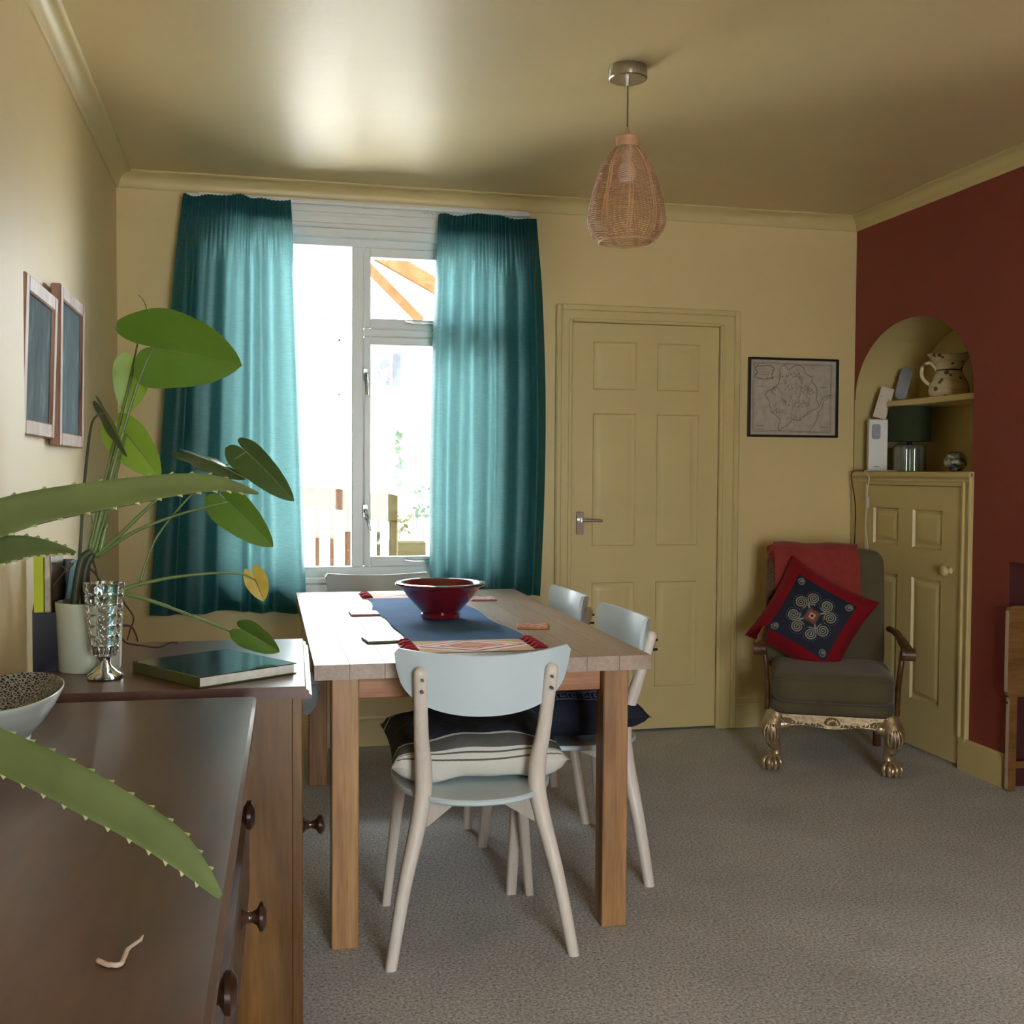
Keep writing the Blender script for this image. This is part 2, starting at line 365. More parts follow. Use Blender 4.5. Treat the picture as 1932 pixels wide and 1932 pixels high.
zr = [(at(1160, (pans[i][3]+pans[i+1][3])/2-3, LY).z, at(1160, (pans[i][2]+pans[i+1][2])/2-3, LY).z) for i in (0, 2, 4)]
holes = [(a, b, c, d) for a, b in ((xa0, xa1), (xb0, xb1)) for c, d in zr]
us = sorted({1.4845, xa0, xa1, xb0, xb1, 2.2455}); zs = sorted({.012, 1.9955, *[z for q in zr for z in q]})
mb = MB(); wall_cells(mb, us, zs, holes, lambda a, b, c, d: mb.box(a, b, LY, LY+.038, c, d))
leaf = mb.build('door_leaf', M_TRIM, door)
for a, b, c, d in holes: panel_loft(lambda u, y, z: (u, LY+y, z), a, b, c, d).build('panel', M_TRIM, leaf, 20)
h = at(1094, 987, LY); mb = MB(); mb.box(h.x-.019, h.x+.019, LY-.006, LY, h.z-.055, h.z+.055, .003)
hz = at(1094, 981, LY).z
mb.tube([(h.x, LY-.006, hz), (h.x, LY-.045, hz)], .011, 12); mb.tube([(h.x-.004, LY-.042, hz), (h.x+.03, LY-.046, hz), (h.x+.098, LY-.046, hz-.002)], [.011, .009, .008], 10)
for s in (-.04, .035): mb.lathe([(.0, 0), (.005, 0)], 8, (h.x, LY-.0065, h.z+s))
mb.build('handle', M_CHROME, leaf, 40)
for py in (683, 1240):
    p = at(1357, py, YB-.02); MB().tube([(2.2465, YB-.024, p.z-.05), (2.2465, YB-.024, p.z+.05)], .007, 8).build('hinge', M_TRIM, door, 40)
p = at(1074, 981, YB-.02); MB().box(1.4815, 1.4845, YB-.002, YB+.02, p.z-.01, p.z+.012).build('strike', plain('brass', (.55, .4, .16, 1), .35, 1), door)

# ------------------------------------------------------------------ cupboard under the arch
CX = XR
cup = thing('alcove_cupboard', 'cream built-in cupboard with panelled door under the arched alcove', 'cupboard', (CX, 4.66, 0))
def cw(o=0): return lambda u, x, z: (x, u-4.66, z)
yl, yr = AY1-.004, 4.166
dL, dR, dT = atX(1638, 917, CX).y, 4.231, 1.222
mb = MB(); mb.box(-.012, .05, dR-.003-4.66, AY0-4.66+.001, 0, 1.288); mb.box(-.012, .05, dL+.003-4.66, yl-4.66, 0, 1.288); mb.box(-.012, .05, dR-4.66, dL-4.66, dT+.003, 1.268)
mb.box(-.012, -.001, yr-4.66, AY0-4.66, .139, 1.288); mb.box(-.022, -.008, yr-.004-4.66, yr+.014-4.66, .139, 1.288, .004); mb.box(-.020, -.008, dR-.022-4.66, dR-.004-4.66, .139, 1.25, .004)
for z0, z1, d in ((1.262, 1.288, .026), (1.24, 1.26, .018)): mb.box(-d, .0, yr-.004-4.66, yl-4.66, z0, z1, .006)
mb.build('frame', M_TRIM, cup)
MB().box(.0, AXB-XR-.002, AY0-4.66+.002, yl-4.66, 1.268, 1.288, .003).build('top', M_TRIM, cup)
pl = [(1648, 1698, 956, 1029), (1722, 1781, 958, 1037), (1640, 1698, 1084, 1325), (1716, 1778, 1089, 1343)]
ya1, ya0 = atX(1648, 980, CX).y, atX(1698, 980, CX).y; yb1, yb0 = atX(1722, 980, CX).y, atX(1781, 980, CX).y
za = (atX(1740, 1037, CX).z, atX(1740, 959, CX).z); zb2 = (atX(1750, 1330, CX).z, atX(1750, 1090, CX).z)
holes = [(a, b, c, d) for a, b in ((ya0, ya1), (yb0, yb1)) for c, d in (za, zb2)]
mb = MB(); wall_cells(mb, sorted({dR, dL, ya0, ya1, yb0, yb1}), sorted({.015, dT, *za, *zb2}), holes, lambda a, b, c, d: mb.box(-.004, .022, a-4.66, b-4.66, c, d))
cd = mb.build('door', M_TRIM, cup)
for a, b, c, d in holes: panel_loft(lambda u, x, z: (-.004+x*1.6, u-4.66, z), a, b, c, d).build('panel', M_TRIM, cd, 20)
k = atX(1783, 1077, CX-.03); mb = MB()
secs = [[(-.004-x, k.y-4.66+r*cos(2*pi*i/16), k.z+r*sin(2*pi*i/16)) for i in range(16)] for r, x in ((.017, 0), (.011, .008), (.012, .018), (.021, .024), (.024, .032), (.02, .042), (.008, .047))]
mb.loft(secs).build('knob', M_TRIM, cd, 50)
# shelf in the alcove
tag(MB().box(3.10, AXB-.002, AY0+.003, AY1-.003, 1.612, 1.640, .003).build('alcove_shelf', M_TRIM), 'cream painted shelf across the arched alcove', 'shelf')

# ------------------------------------------------------------------ dining table
M_TLEG = wood('pine_table_leg', ['#7a5433', '#a87b4e', '#c29a68'], 'z', 10, .06, .45, 0, .1)
M_TRAIL = wood('pine_table_rail', ['#7c4a2a', '#a56a40', '#b98055'], 'x', 12, .06, .45, 0, .1)
M_TTOP = wood('worn_pine_top', ['#84705f', '#9c8776', '#b09c8c'], 'y', 9, .1, .38, 0, .02, 0, .5, .0, .3, .4, .03)
TX, TY, TR = .618, 3.765, -.010
table = thing('dining_table', 'rustic pine plank dining table with square legs on grey carpet', 'table', (TX, TY, 0), TR)
TW, TL, TZ0, TZ1 = .918, 1.745, .735, .775
nb = 10
for i in range(nb):
    x0 = -TW/2+TW*i/nb; MB().box(x0+.0006, x0+TW/nb-.0006, -TL/2, TL/2, TZ0, TZ1, .0).build('plank', M_TTOP, table)
for sx in (-1, 1):
    for sy in (-1, 1):
        cx, cy = sx*(TW/2-.048-.036), sy*(TL/2-.05-.036)
        MB().box(cx-.036, cx+.036, cy-.036, cy+.036, 0, TZ0-.0005, .003).build('leg', M_TLEG, table)
for sy in (-1, 1): MB().box(-TW/2+.121, TW/2-.121, sy*(TL/2-.105), sy*(TL/2-.08), .668, TZ0-.001, .002).build('rail', M_TRAIL, table)
M_TRAILY = wood('pine_table_side_rail', ['#7c4a2a', '#a56a40', '#b98055'], 'y', 12, .06, .45, 0, .1)
for sx in (-1, 1): MB().box(sx*(TW/2-.1), sx*(TW/2-.075), -TL/2+.123, TL/2-.123, .668, TZ0-.001, .002).build('rail', M_TRAILY, table)

# ------------------------------------------------------------------ white dining chairs
M_CWHITE = plain('white_lacquer', (.56, .655, .70, 1), .32, var=.02, coat=.1)
M_CLEG = wood('whitewashed_birch', ['#cfc2b6', '#d8cdc2', '#dfd6cd'], 'z', 12, .08, .42, 0, .02, 0, .5, 0, .6, .2)
M_SCREW = plain('dark_screw', (.05, .045, .04, 1), .4, .8)
def rrect(w, d, n=3, k=.38):
    r = min(w, d)*k; out = []
    for cx, cy, a0 in ((w/2-r, d/2-r, 0), (-w/2+r, d/2-r, pi/2), (-w/2+r, -d/2+r, pi), (w/2-r, -d/2+r, 1.5*pi)):
        for i in range(n+1): a = a0+pi/2*i/n; out.append((cx+r*cos(a), cy+r*sin(a)))
    return out
def limb(mb, pts, ws, ds, n=6, k=.38, top=0):
    P = spline(pts, n); m = len(P); ts = [i/(len(pts)-1) for i in range(len(pts))]; secs = []
    for i, p in enumerate(P):
        t = i/(m-1); w_, d_ = interp(ts, ws, t), interp(ts, ds, t)
        secs.append([(p.x+a, p.y+b, p.z) for a, b in rrect(w_, d_, 3, k)])
    if top:
        p = P[-1]
        for q in (.35, .65, .88, 1): f = sqrt(max(0, 1-q*q)); secs.append([(p.x+a*max(f, .05), p.y+b*max(f, .05), p.z+top*q) for a, b in rrect(ws[-1], ds[-1], 3, k)])
    mb.loft(secs)
def make_chair(label):
    c = thing('dining_chair', label, 'chair', (0, 0, 0), 0, 'white dining chairs around the table')
    # seat
    def seat_out(k):
        a = 2*pi*k/48; x, y = cos(a), sin(a); n = 2.9 if y > 0 else 2.25
        r = (abs(x)**n+abs(y)**n)**(-1/n); return (.218*r*x*(1-.06*(r*y < 0)*abs(r*y)), (.225 if y > 0 else .245)*r*y)
    out = [seat_out(k) for k in range(48)]
    zz = lambda x, y: .432+.035*(y+.245)
    rings = []
    for s, dz in ((.02, -.016), (.9, -.016), (.98, -.016), (1, -.012), (1, -.004), (.985, 0), (.9, -.001), (.6, -.006), (.3, -.009), (.02, -.010)):
        rings.append([(x*s, y*s, zz(x*s, y*s)+dz) for x, y in out])
    MB().loft(rings).build('seat', M_CWHITE, c, 35)
    # backrest
    def back(front):
        def f(u, v):
            U = 2*u-1; a = abs(U)
            top = .811+.018*a**2; bot = .652+.055*a**2.2+.045*a**7
            e = max(0, (a-.93)/.07); cr = .016*(1-sqrt(max(0, 1-e*e)))
            e2 = max(0, (a-.90)/.10); cb = .022*(1-sqrt(max(0, 1-e2*e2)))
            z = lerp(bot+cb, top-cr, v); x = .232*U*(1-.02*(1-v)*a)
            y = -.262+.072*U*U-(z-.74)*.16
            return (x, y+(.006 if front else -.006), z)
        return f
    mb = MB(); NU, NV = 40, 10
    A = [[back(1)(i/NU, j/NV) for j in range(NV+1)] for i in range(NU+1)]; B = [[back(0)(i/NU, j/NV) for j in range(NV+1)] for i in range(NU+1)]
    for i in range(NU):
        for j in range(NV):
            for Q in (A, B): mb.add([Q[i][j], Q[i+1][j], Q[i+1][j+1], Q[i][j+1]], [(0, 1, 2, 3)])
        for j in (0, NV): mb.add([A[i][j], A[i+1][j], B[i+1][j], B[i][j]], [(0, 1, 2, 3)])
    for i in (0, NU):
        for j in range(NV): mb.add([A[i][j], A[i][j+1], B[i][j+1], B[i][j]], [(0, 1, 2, 3)])
    mb.build('backrest', M_CWHITE, c, 40)
    for s in (-1, 1):
        mb = MB(); limb(mb, [(s*.242, -.222, 0), (s*.205, -.197, .2), (s*.158, -.168, .4), (s*.153, -.168, .5), (s*.162, -.198, .6), (s*.171, -.247, .765)], [.03, .036, .046, .046, .038, .034], [.032, .040, .05, .048, .04, .030], 6, .42, .018)
        l = mb.build('leg', M_CLEG, c, 45)
        for z in (.722, .752): MB().tube([(s*.168, -.268, z), (s*.168, -.2445, z)], .0042, 8).build('screw', M_SCREW, l)
        mb = MB(); limb(mb, [(s*.216, .212, 0), (s*.196, .195, .2), (s*.172, .172, .425)], [.025, .03, .036], [.03, .036, .044], 6, .3)
        mb.build('leg', M_CLEG, c, 45)
        # diagonal seat rails meeting under the middle
        secs = []
        for t in [i/8 for i in range(9)]:
            x, y = lerp(s*.15, -s*.168, t), lerp(-.165, .17, t); h = .018+.05*abs(2*t-1)**1.3; zt_ = zz(x, y)-.018-(.0006 if s > 0 else .012)*(1-abs(2*t-1))
            d = Vector((.335, s*.318, 0)).normalized()*.011
            secs.append([(x-d.x, y-d.y, zt_-h), (x+d.x, y+d.y, zt_-h), (x+d.x, y+d.y, zt_), (x-d.x, y-d.y, zt_)])
        MB().loft(secs).build('seat_rail', M_CLEG, c)
    mb = MB(); mb.box(-.155, .155, .165, .187, .395, .428, .003); fr = mb.build('front_rail', M_CWHITE, c)
    for x in (-.03, .03, -.11, .11): MB().tube([(x, .186, .411), (x, .189, .411)], .004, 6).build('screw', M_SCREW, fr)
    return c
ch1 = make_chair('white wooden chair with a striped cushion at the table end')
ch1.location = (.587, 3.018, 0); ch1.rotation_euler.z = -.028
for lab, x, y, rz in (('white wooden chair with a navy spiral cushion at the table side', .968, 3.455, pi/2),
                      ('white wooden chair at the table side, between navy-cushioned chair and window', .958, 4.085, pi/2-.02),
                      ('white wooden chair at the table end under the window', .537, 4.712, pi+.01)):
    c = copy_tree(ch1); c.location = (x, y, 0); c.rotation_euler.z = rz; c['label'] = lab

# ------------------------------------------------------------------ cushions
def pillow_fn(w, d, h, pinch=.07, wob=0, seed=0, ex=2.3):
    def f(U, V, side):
        x = U*w/2*(1-pinch*(1-V*V)); y = V*d/2*(1-pinch*(1-U*U))
        p = (max(0, 1-abs(U)**ex)*max(0, 1-abs(V)**ex))**.5
        z = side*h/2*p + wob*(sin(U*4.1+seed)*cos(V*3.3+seed*2)+.5*sin(U*9+V*5+seed))*p
        return Vector((x, y, z))
    return f
def pillow_mesh(fn, side, n=28):
    return MB().grid(lambda u, v: fn(2*u-1, 2*v-1, side), n, n)
def stripes():
    m, t, b = nt('striped_navy_cotton'); v = coords(t); sp = t.nodes.new('ShaderNodeSeparateXYZ'); t.links.new(v, sp.inputs[0])
    mr = t.nodes.new('ShaderNodeMapRange'); mr.inputs[1].default_value = -.205; mr.inputs[2].default_value = .205; t.links.new(sp.outputs[1], mr.inputs[0])
    r = t.nodes.new('ShaderNodeValToRGB'); r.color_ramp.interpolation = 'CONSTANT'
    N = (.012, .018, .035, 1); B = (.018, .017, .016, 1); W = (.62, .6, .55, 1); G = (.09, .09, .085, 1)
    st = [(0, W), (.035, G), (.039, W), (.048, G), (.052, W), (.062, G), (.15, W), (.17, N), (.30, B), (.62, N), (.80, W), (.835, B), (.86, N), (.93, W), (.96, N)]
    e = r.color_ramp.elements
    while len(e) < len(st): e.new(.5)
    for i, (p, c) in enumerate(st): e[i].position = p; e[i].color = c
    t.links.new(mr.outputs[0], r.inputs[0])
    mx = t.nodes.new('ShaderNodeMixRGB'); mx.blend_type = 'ADD'; mx.inputs[0].default_value = 1
    t.links.new(r.outputs[0], mx.inputs[1]); t.links.new(ramp(t, noise(t, v, 26, 5, .7, 1), [(.5, (0, 0, 0, 1)), (.75, (.045, .043, .04, 1))]), mx.inputs[2])
    t.links.new(mx.outputs[0], b.inputs['Base Color']); b.inputs['Roughness'].default_value = .85
    bump(t, noise(t, coords(t, (1, 1, 1)), 500, 2), .3, .0006, b); return m
M_STRIPE = stripes(); M_COTTON = plain('unbleached_cotton', (.72, .69, .62, 1), .9, var=.05, bs=.3, bscale=60, bd=.003)
M_NAVY = plain('navy_cotton', (.008, .011, .026, 1), .85, var=.2, vs=20, bs=.3, bscale=400)
M_THREAD = plain('pale_thread', (.34, .32, .25, 1), .8)
M_NTHREAD = plain('blue_grey_thread', (.07, .085, .14, 1), .8)
def seat_cushion(label, loc, rz, w, d, h, mt, mbm, wob, seed, ex=2.3):
    c = thing('seat_cushion', label, 'cushion', loc, rz, 'seat cushions on the white chairs')
    f = pillow_fn(w, d, h, .05, wob, seed, ex); up = pillow_mesh(f, 1).build('cover', mt, c, 180)
    pillow_mesh(f, -1).build('underside', mbm, c, 180); return c, f, up
zs_ = .437
c1, f1, _ = seat_cushion('striped navy and white cushion on the chair at the table end', (.600, 3.092, .520), -.028, .485, .405, .135, M_STRIPE, M_COTTON, .009, 1.3, 5)
c1.rotation_euler = (.07, .0, -.028); c1.location.z = .510
c2, f2, up2 = seat_cushion('navy cushion with spirals and key border on a side chair', (.972, 3.478, .516), 0, .47, .46, .15, M_NAVY, M_NAVY, .006, .4, 3.4)
def on_pillow(mb, fn, pts, r, lift=.0015, n=5): mb.tube([fn(u, v, 1)+Vector((0, 0, lift)) for u, v in pts], r, n)
def spiral_uv(cu, cv, R, turns, a0, sgn=1, n=40): return [(cu+R*(1-.92*i/n)*cos(a0+sgn*2*pi*turns*i/n), cv+R*(1-.92*i/n)*sin(a0+sgn*2*pi*turns*i/n)) for i in range(n+1)]
mb = MB()
for cu, cv in ((-.3, .28), (.3, .28), (-.3, -.28), (.3, -.28)):
    on_pillow(mb, f2, spiral_uv(cu, cv, .22, 2.6, cu*5), .0035)
    for k in range(18): a = 2*pi*k/18; on_pillow(mb, f2, [(cu+.26*cos(a), cv+.26*sin(a)), (cu+.285*cos(a), cv+.285*sin(a))], .003)
key = [(0, 0), (0, 1), (1, 1), (1, .25), (.45, .25), (.45, .6), (.7, .6)]
for side in range(4):
    for k in range(9):
        base = -.72+.16*k; pts = [(base+.12*a, -.78+.14*b) for a, b in key]
        q = [[(u, v), (-v, u), (-u, -v), (v, -u)][side] for u, v in pts]
        on_pillow(mb, f2, q, .0028)
    for off in (-.80, -.61): on_pillow(mb, f2, [[(u, off), (-off, u), (-u, -off), (off, -u)][side] for u in [-.78+1.56*i/20 for i in range(21)]], .0025)
o = mb.build('embroidery', M_NTHREAD, up2, 180); o['kind'] = 'stuff'

# ------------------------------------------------------------------ chests of drawers
M_DTOP = wood('dark_varnished_top', ['#4a3026', '#5e4034', '#6e4f42'], 'y', 5, .12, .30, 0, 0, 0, .6, .0, .3, .35, .02)
M_DFRONT = wood('dark_varnished_front', ['#3a2318', '#56351f', '#6a442a'], 'y', 8, .08, .35, 0, .08)
M_PINE = wood('stained_pine_side', ['#4a3012', '#6c491f', '#8a622f'], 'z', 7, .10, .38, 2.2, .12, 0, .5, 0, .8)
M_KNOB = wood('dark_turned_knob', ['#26150e', '#3d2418', '#4e3122'], 'x', 10, .2, .25, 0, 0, .3)
def knob(parent, x, y, z, L=.048, R=.024):
    prof = [(R*.75, -.004), (R*.8, .002), (R*.45, L*.2), (R*.36, L*.42), (R*.55, L*.6), (R, L*.72), (R*1.02, L*.85), (R*.7, L*.97), (R*.1, L)]
    MB().loft([[(x+a, y+r*cos(2*pi*i/20), z+r*sin(2*pi*i/20)) for i in range(20)] for r, a in prof]).build('knob', M_KNOB, parent, 50)
def chest(name, label, loc, rz, L, D, H, rows, topt, knobs, ys, mould, openrow=None):
    """local x: 0 = front edge of the top, -D = back; local y: 0 = reference end, towards ys*L"""
    c = thing(name, label, 'chest of drawers', loc, rz)
    y0, y1 = (0, L) if ys > 0 else (-L, 0)
    if mould:
        mb = MB(); pr = [(-D, H-topt), (0, H-topt), (.012, H-topt-.002), (.012, H-topt+.006), (.006, H-topt+.010), (.006, H-.010), (0, H-.006), (-.003, H), (-D, H)]
        mb.loft([[(x, y0-.008, z) for x, z in pr], [(x, y1+.008, z) for x, z in pr]])
        mb.build('top', M_DTOP, c)
    else: MB().box(-D, 0, y0, y1, H-topt, H, .006).build('top', M_DTOP, c)
    bx = -.04 if not mould else -.008
    mb = MB(); st = .045; fy = bx-.022
    mb.box(-D+.005, fy, y0+.008, y0+.03, 0, H-topt-.001); mb.box(-D+.005, fy, y1-.03, y1-.008, 0, H-topt-.001)
    mb.box(-D+.005, -D+.015, y0+.03, y1-.03, .04, H-topt-.001)
    mb.build('carcass', M_PINE, c)
    mb = MB(); mb.box(fy, bx, y0+.008, y0+.008+st, 0, H-topt-.001, .002); mb.box(fy, bx, y1-.008-st, y1-.008, 0, H-topt-.001, .002)
    for z0, z1 in zip([0]+[r[1] for r in rows], [r[0] for r in rows]+[H-topt-.001]): mb.box(fy, bx-.001, y0+.008+st, y1-.008-st, z0+.001, z1-.001)
    mb.build('face_frame', M_PINE if mould else M_DFRONT, c)
    for i, (z0, z1) in enumerate(rows):
        off = .026 if i == openrow else 0
        dmb = MB(); a, b = y0+.011+st, y1-.011-st
        dmb.box(fy+off, bx+off+.001, a, b, z0+.003, z1-.003, .003); dmb.box(-D+.04+off, fy+off, a+.012, b-.012, z0+.012, z0+.02); dmb.box(-D+.04+off, fy+off, a+.004, a+.012, z0+.012, z1-.02); dmb.box(-D+.04+off, fy+off, b-.012, b-.004, z0+.012, z1-.02)
        d = dmb.build('drawer', M_DFRONT if not mould else M_PINE, c)
        for ky in knobs: knob(d, bx+off, ys*ky, (z0+z1)/2+.01, .05 if off == 0 else .042)
    return c
chest('chest_of_drawers', 'long dark varnished chest with aloe leaf and twig on its top', (.005, 2.305, 0), -.0306, 1.50, .432, .82,
      [(.05, .18), (.19, .43), (.445, .605), (.625, .77)], .03, (.43, 1.07), -1, False, 2)
cb = chest('pine_cupboard', 'pine-sided cupboard carrying the potted monstera, vase and book', (.108, 2.397, 0), -.034, .665, .585, .82,
      [(.60, .772)], .026, (), 1, True)
cb['category'] = 'cupboard'
mb = MB(); mb.box(-.03, -.007, .055, .61, .03, .59, .003); pd = mb.build('door', M_PINE, cb); knob(pd, -.007, .13, .478, .05, .022)
MB().box(-.58, -.04, .03, .635, .03, .045).build('base_board', M_PINE, cb)

# ------------------------------------------------------------------ curtains
def curtain_mat():
    m, t, b = nt('teal_slub_silk'); v = coords(t, (4, 4, 60)); f = noise(t, v, 6, 5, .65)
    v2 = coords(t, (30, 30, 600)); f2 = noise(t, v2, 1, 2)
    a = t.nodes.new('ShaderNodeMath'); a.operation = 'ADD'; t.links.new(f, a.inputs[0]); t.links.new(f2, a.inputs[1])
    h = t.nodes.new('ShaderNodeMath'); h.operation = 'MULTIPLY'; h.inputs[1].default_value = .5; t.links.new(a.outputs[0], h.inputs[0])
    col = ramp(t, h.outputs[0], [(.35, (.002, .062, .072, 1)), (.65, (.006, .112, .124, 1))])
    t.links.new(col, b.inputs['Base Color']); b.inputs['Roughness'].default_value = .42; b.inputs['Specular IOR Level'].default_value = .45
    b.inputs['Sheen Weight'].default_value = .25; b.inputs['Sheen Tint'].default_value = (.2, .7, .75, 1)
    bump(t, h.outputs[0], .35, .004, b)
    tl = t.nodes.new('ShaderNodeBsdfTranslucent'); c2 = ramp(t, h.outputs[0], [(.35, (.13, .32, .335, 1)), (.65, (.25, .45, .46, 1))]); t.links.new(c2, tl.inputs[0])
    mx = t.nodes.new('ShaderNodeMixShader'); mx.inputs[0].default_value = .24; t.links.new(b.outputs[0], mx.inputs[1]); t.links.new(tl.outputs[0], mx.inputs[2])
    t.links.new(mx.outputs[0], t.nodes['Material Output'].inputs[0]); return m
M_CURT = curtain_mat()
CY = 5.035
def curtain(label, tl, tr, bl, br, mid, seed):
    """tl.. pixel corners on the curtain plane; mid = bulge of the sides (left,right) in metres"""
    TL, TRt, BL, BR = [at(*p, CY) for p in (tl, tr, bl, br)]
    rnd = random.Random(seed); ph = [rnd.random()*6.28 for _ in range(8)]
    c = thing('curtain', label, 'curtain', (TL.x, CY, BL.z), 0, 'pair of teal curtains at the window')
    zt0, zb0 = (TL.z+TRt.z)/2, (BL.z+BR.z)/2
    HT = .085
    def P(u, z):
        v = (zt0-z)/(zt0-zb0)   # 0 top, 1 bottom
        e = min(1, max(0, v)); l = lerp(TL.x, BL.x, e**.8)-mid[0]*sin(pi*min(1, max(0, v))); r_ = lerp(TRt.x, BR.x, e**.8)+mid[1]*sin(pi*min(1, max(0, v)))
        uu = u+.018*sin(6.28*u*2+ph[0])+.01*sin(6.28*u*5+ph[1])*v
        x = lerp(l, r_, uu)
        k = min(1, max(0, (v-.045)/.12))
        big = (.034*sin(6.28*(4.3*u+.25*sin(5*u+ph[2]))+ph[3])+.008*sin(6.28*(8.2*u)+ph[4]+1.2*v))*(.35+.65*k)+.003*sin(6.28*13*u+ph[5]+v*2)*max(0, 1-v*1.6)*k
        fine = (1-k)*(.008*sin(6.28*30*u+ph[6]+.6*sin(u*21))+.003*sin(6.28*61*u))
        y = CY+big*(.5+.5*k)+fine
        return (x-TL.x, y-CY, z-BL.z)
    wob = lambda u: .007*sin(u*9+ph[1])+.004*sin(u*23+ph[2])
    sub = lambda za, zb_, nv, nu=170: MB().grid(lambda u, v: P(u, lerp(zb_, za, v)+wob(u)), nu, nv)
    sub(zt0-HT, zb0+.045, 60).build('drape', M_CURT, c, 180)
    # gathered heading, a doubled band
    mb = MB(); mb.grid(lambda u, v: P(u, lerp(zt0-HT, zt0, v)+wob(u)), 260, 8)
    mb.grid(lambda u, v: tuple(Vector(P(u, lerp(zt0-HT, zt0, v)+wob(u)))+Vector((0, .008, 0))), 260, 4); mb.build('heading', M_CURT, c, 180)
    mb = MB(); mb.grid(lambda u, v: P(u, lerp(zb0, zb0+.045, v)+wob(u)), 170, 4)
    mb.grid(lambda u, v: tuple(Vector(P(u, lerp(zb0, zb0+.045, v)+wob(u)))+Vector((0, .004, 0))), 170, 4); mb.build('hem', M_CURT, c, 180)
    return c
curtain('teal silk curtain hanging behind the potted monstera', (343, 362), (545, 378), (279, 1156), (574, 1156), (.0, .0), 3)
curtain('teal silk curtain hanging between window and cream door', (828, 403), (1012, 410), (811, 1130), (1018, 1122), (.012, .03), 11)
p0, p1 = at(352, 362, 5.09), at(1000, 408, 5.09)
mb = MB(); mb.box(p0.x, p1.x, 5.078, 5.092, 2.466, 2.482, .003); rail = mb.build('curtain_rail', M_WHITE); tag(rail, 'thin white curtain track running along the window head', 'curtain rail')
for px in (800, 810, 818):
    q = at(px, 408, 5.085); MB().lathe([(.006, 0), (.006, .012)], 8, (q.x, 5.085, 2.452), True).build('glider', M_WHITE, rail)
for x in (-.2, .5, 1.2): MB().box(x-.012, x+.012, 5.092, YB-.034, 2.468, 2.48).build('bracket', M_WHITE, rail)

# ------------------------------------------------------------------ pendant lamp
LX, LYY = 1.1685, 3.428
M_WICK = plain('natural_rattan', (.46, .25, .13, 1), .55, var=.2, vs=40)
M_RIB = plain('rattan_rib', (.50, .29, .155, 1), .5, var=.15, vs=30)
lamp = thing('pendant_lamp', 'pear shaped woven rattan pendant lamp on steel ceiling rose', 'pendant lamp', (LX, LYY, ZC))
MB().lathe([(.001, 0), (.06, 0), (.062, -.003), (.062, -.037), (.058, -.040), (.001, -.040)], 40).build('ceiling_rose', M_STEEL, lamp, 35)
MB().tube([(0, 0, -.04), (0, 0, -.06)], .005, 10).build('cord_grip', M_CHROME, lamp, 40)
MB().tube([(0, 0, -.058), (0, 0, -.205)], .0028, 8).build('cord', plain('clear_brown_cord', (.10, .075, .055, 1), .4), lamp, 60)
sz = [(0, .034), (.012, .036), (.03, .034), (.036, .038), (.06, .060), (.10, .084), (.16, .104), (.22, .119), (.26, .1245), (.285, .122), (.31, .108), (.325, .092), (.332, .085)]
SR = lambda z: interp([a for a, b in sz], [b for a, b in sz], z)
S0 = -.222
MB().lathe([(.004, S0+.032), (.008, S0+.012), (.03, S0+.001), (.034, S0-.002)], 20).build('shade_cap', M_RIB, lamp, 60)
shade = MB().lathe([(.033, S0+.002), (.037, S0-.001), (.036, S0-.014), (.033, S0-.030), (.031, S0-.03), (.031, S0)], 32).build('shade', M_WICK, lamp, 40)
zz_ = [.032+.30*i/60 for i in range(61)]
for k in range(9):
    for dphi in (-.045, .045):
        a = 2*pi*k/9+.2+dphi
        MB().tube([(SR(z)*cos(a+.12*sin(z*9)), SR(z)*sin(a+.12*sin(z*9)), S0-z) for z in zz_[::3]], .0026, 6).build('rib', M_RIB, shade, 60)
mb = MB()
for i in range(44):
    z = .036+.29*i/43; r = SR(z); n = 72; jag = .0017
    pts = [((r+jag*(1 if (j+i) % 2 else -1))*cos(2*pi*j/n), (r+jag*(1 if (j+i) % 2 else -1))*sin(2*pi*j/n), S0-z+.004*sin(4.5*2*pi*j/n)) for j in range(n+1)]
    mb.tube(pts, .0015, 4, False)
o = mb.build('weave', M_WICK, shade, 60); o['kind'] = 'stuff'
mb = MB(); mb.tube([(SR(.33)*cos(2*pi*j/48), SR(.33)*sin(2*pi*j/48), S0-.332) for j in range(49)], .0035, 6, False); mb.build('rim', M_RIB, shade, 60)
MB().lathe([(.012, S0-.005), (.017, S0-.02), (.017, S0-.06), (.012, S0-.065)], 20, cap=True).build('lamp_holder', M_WHITE, lamp, 40)
MB().lathe([(.013, S0-.06), (.016, S0-.075), (.028, S0-.10), (.03, S0-.118), (.022, S0-.136), (.001, S0-.146)], 24).build('bulb', plain('frosted_bulb', (.85, .82, .8, 1), .25), lamp, 60)

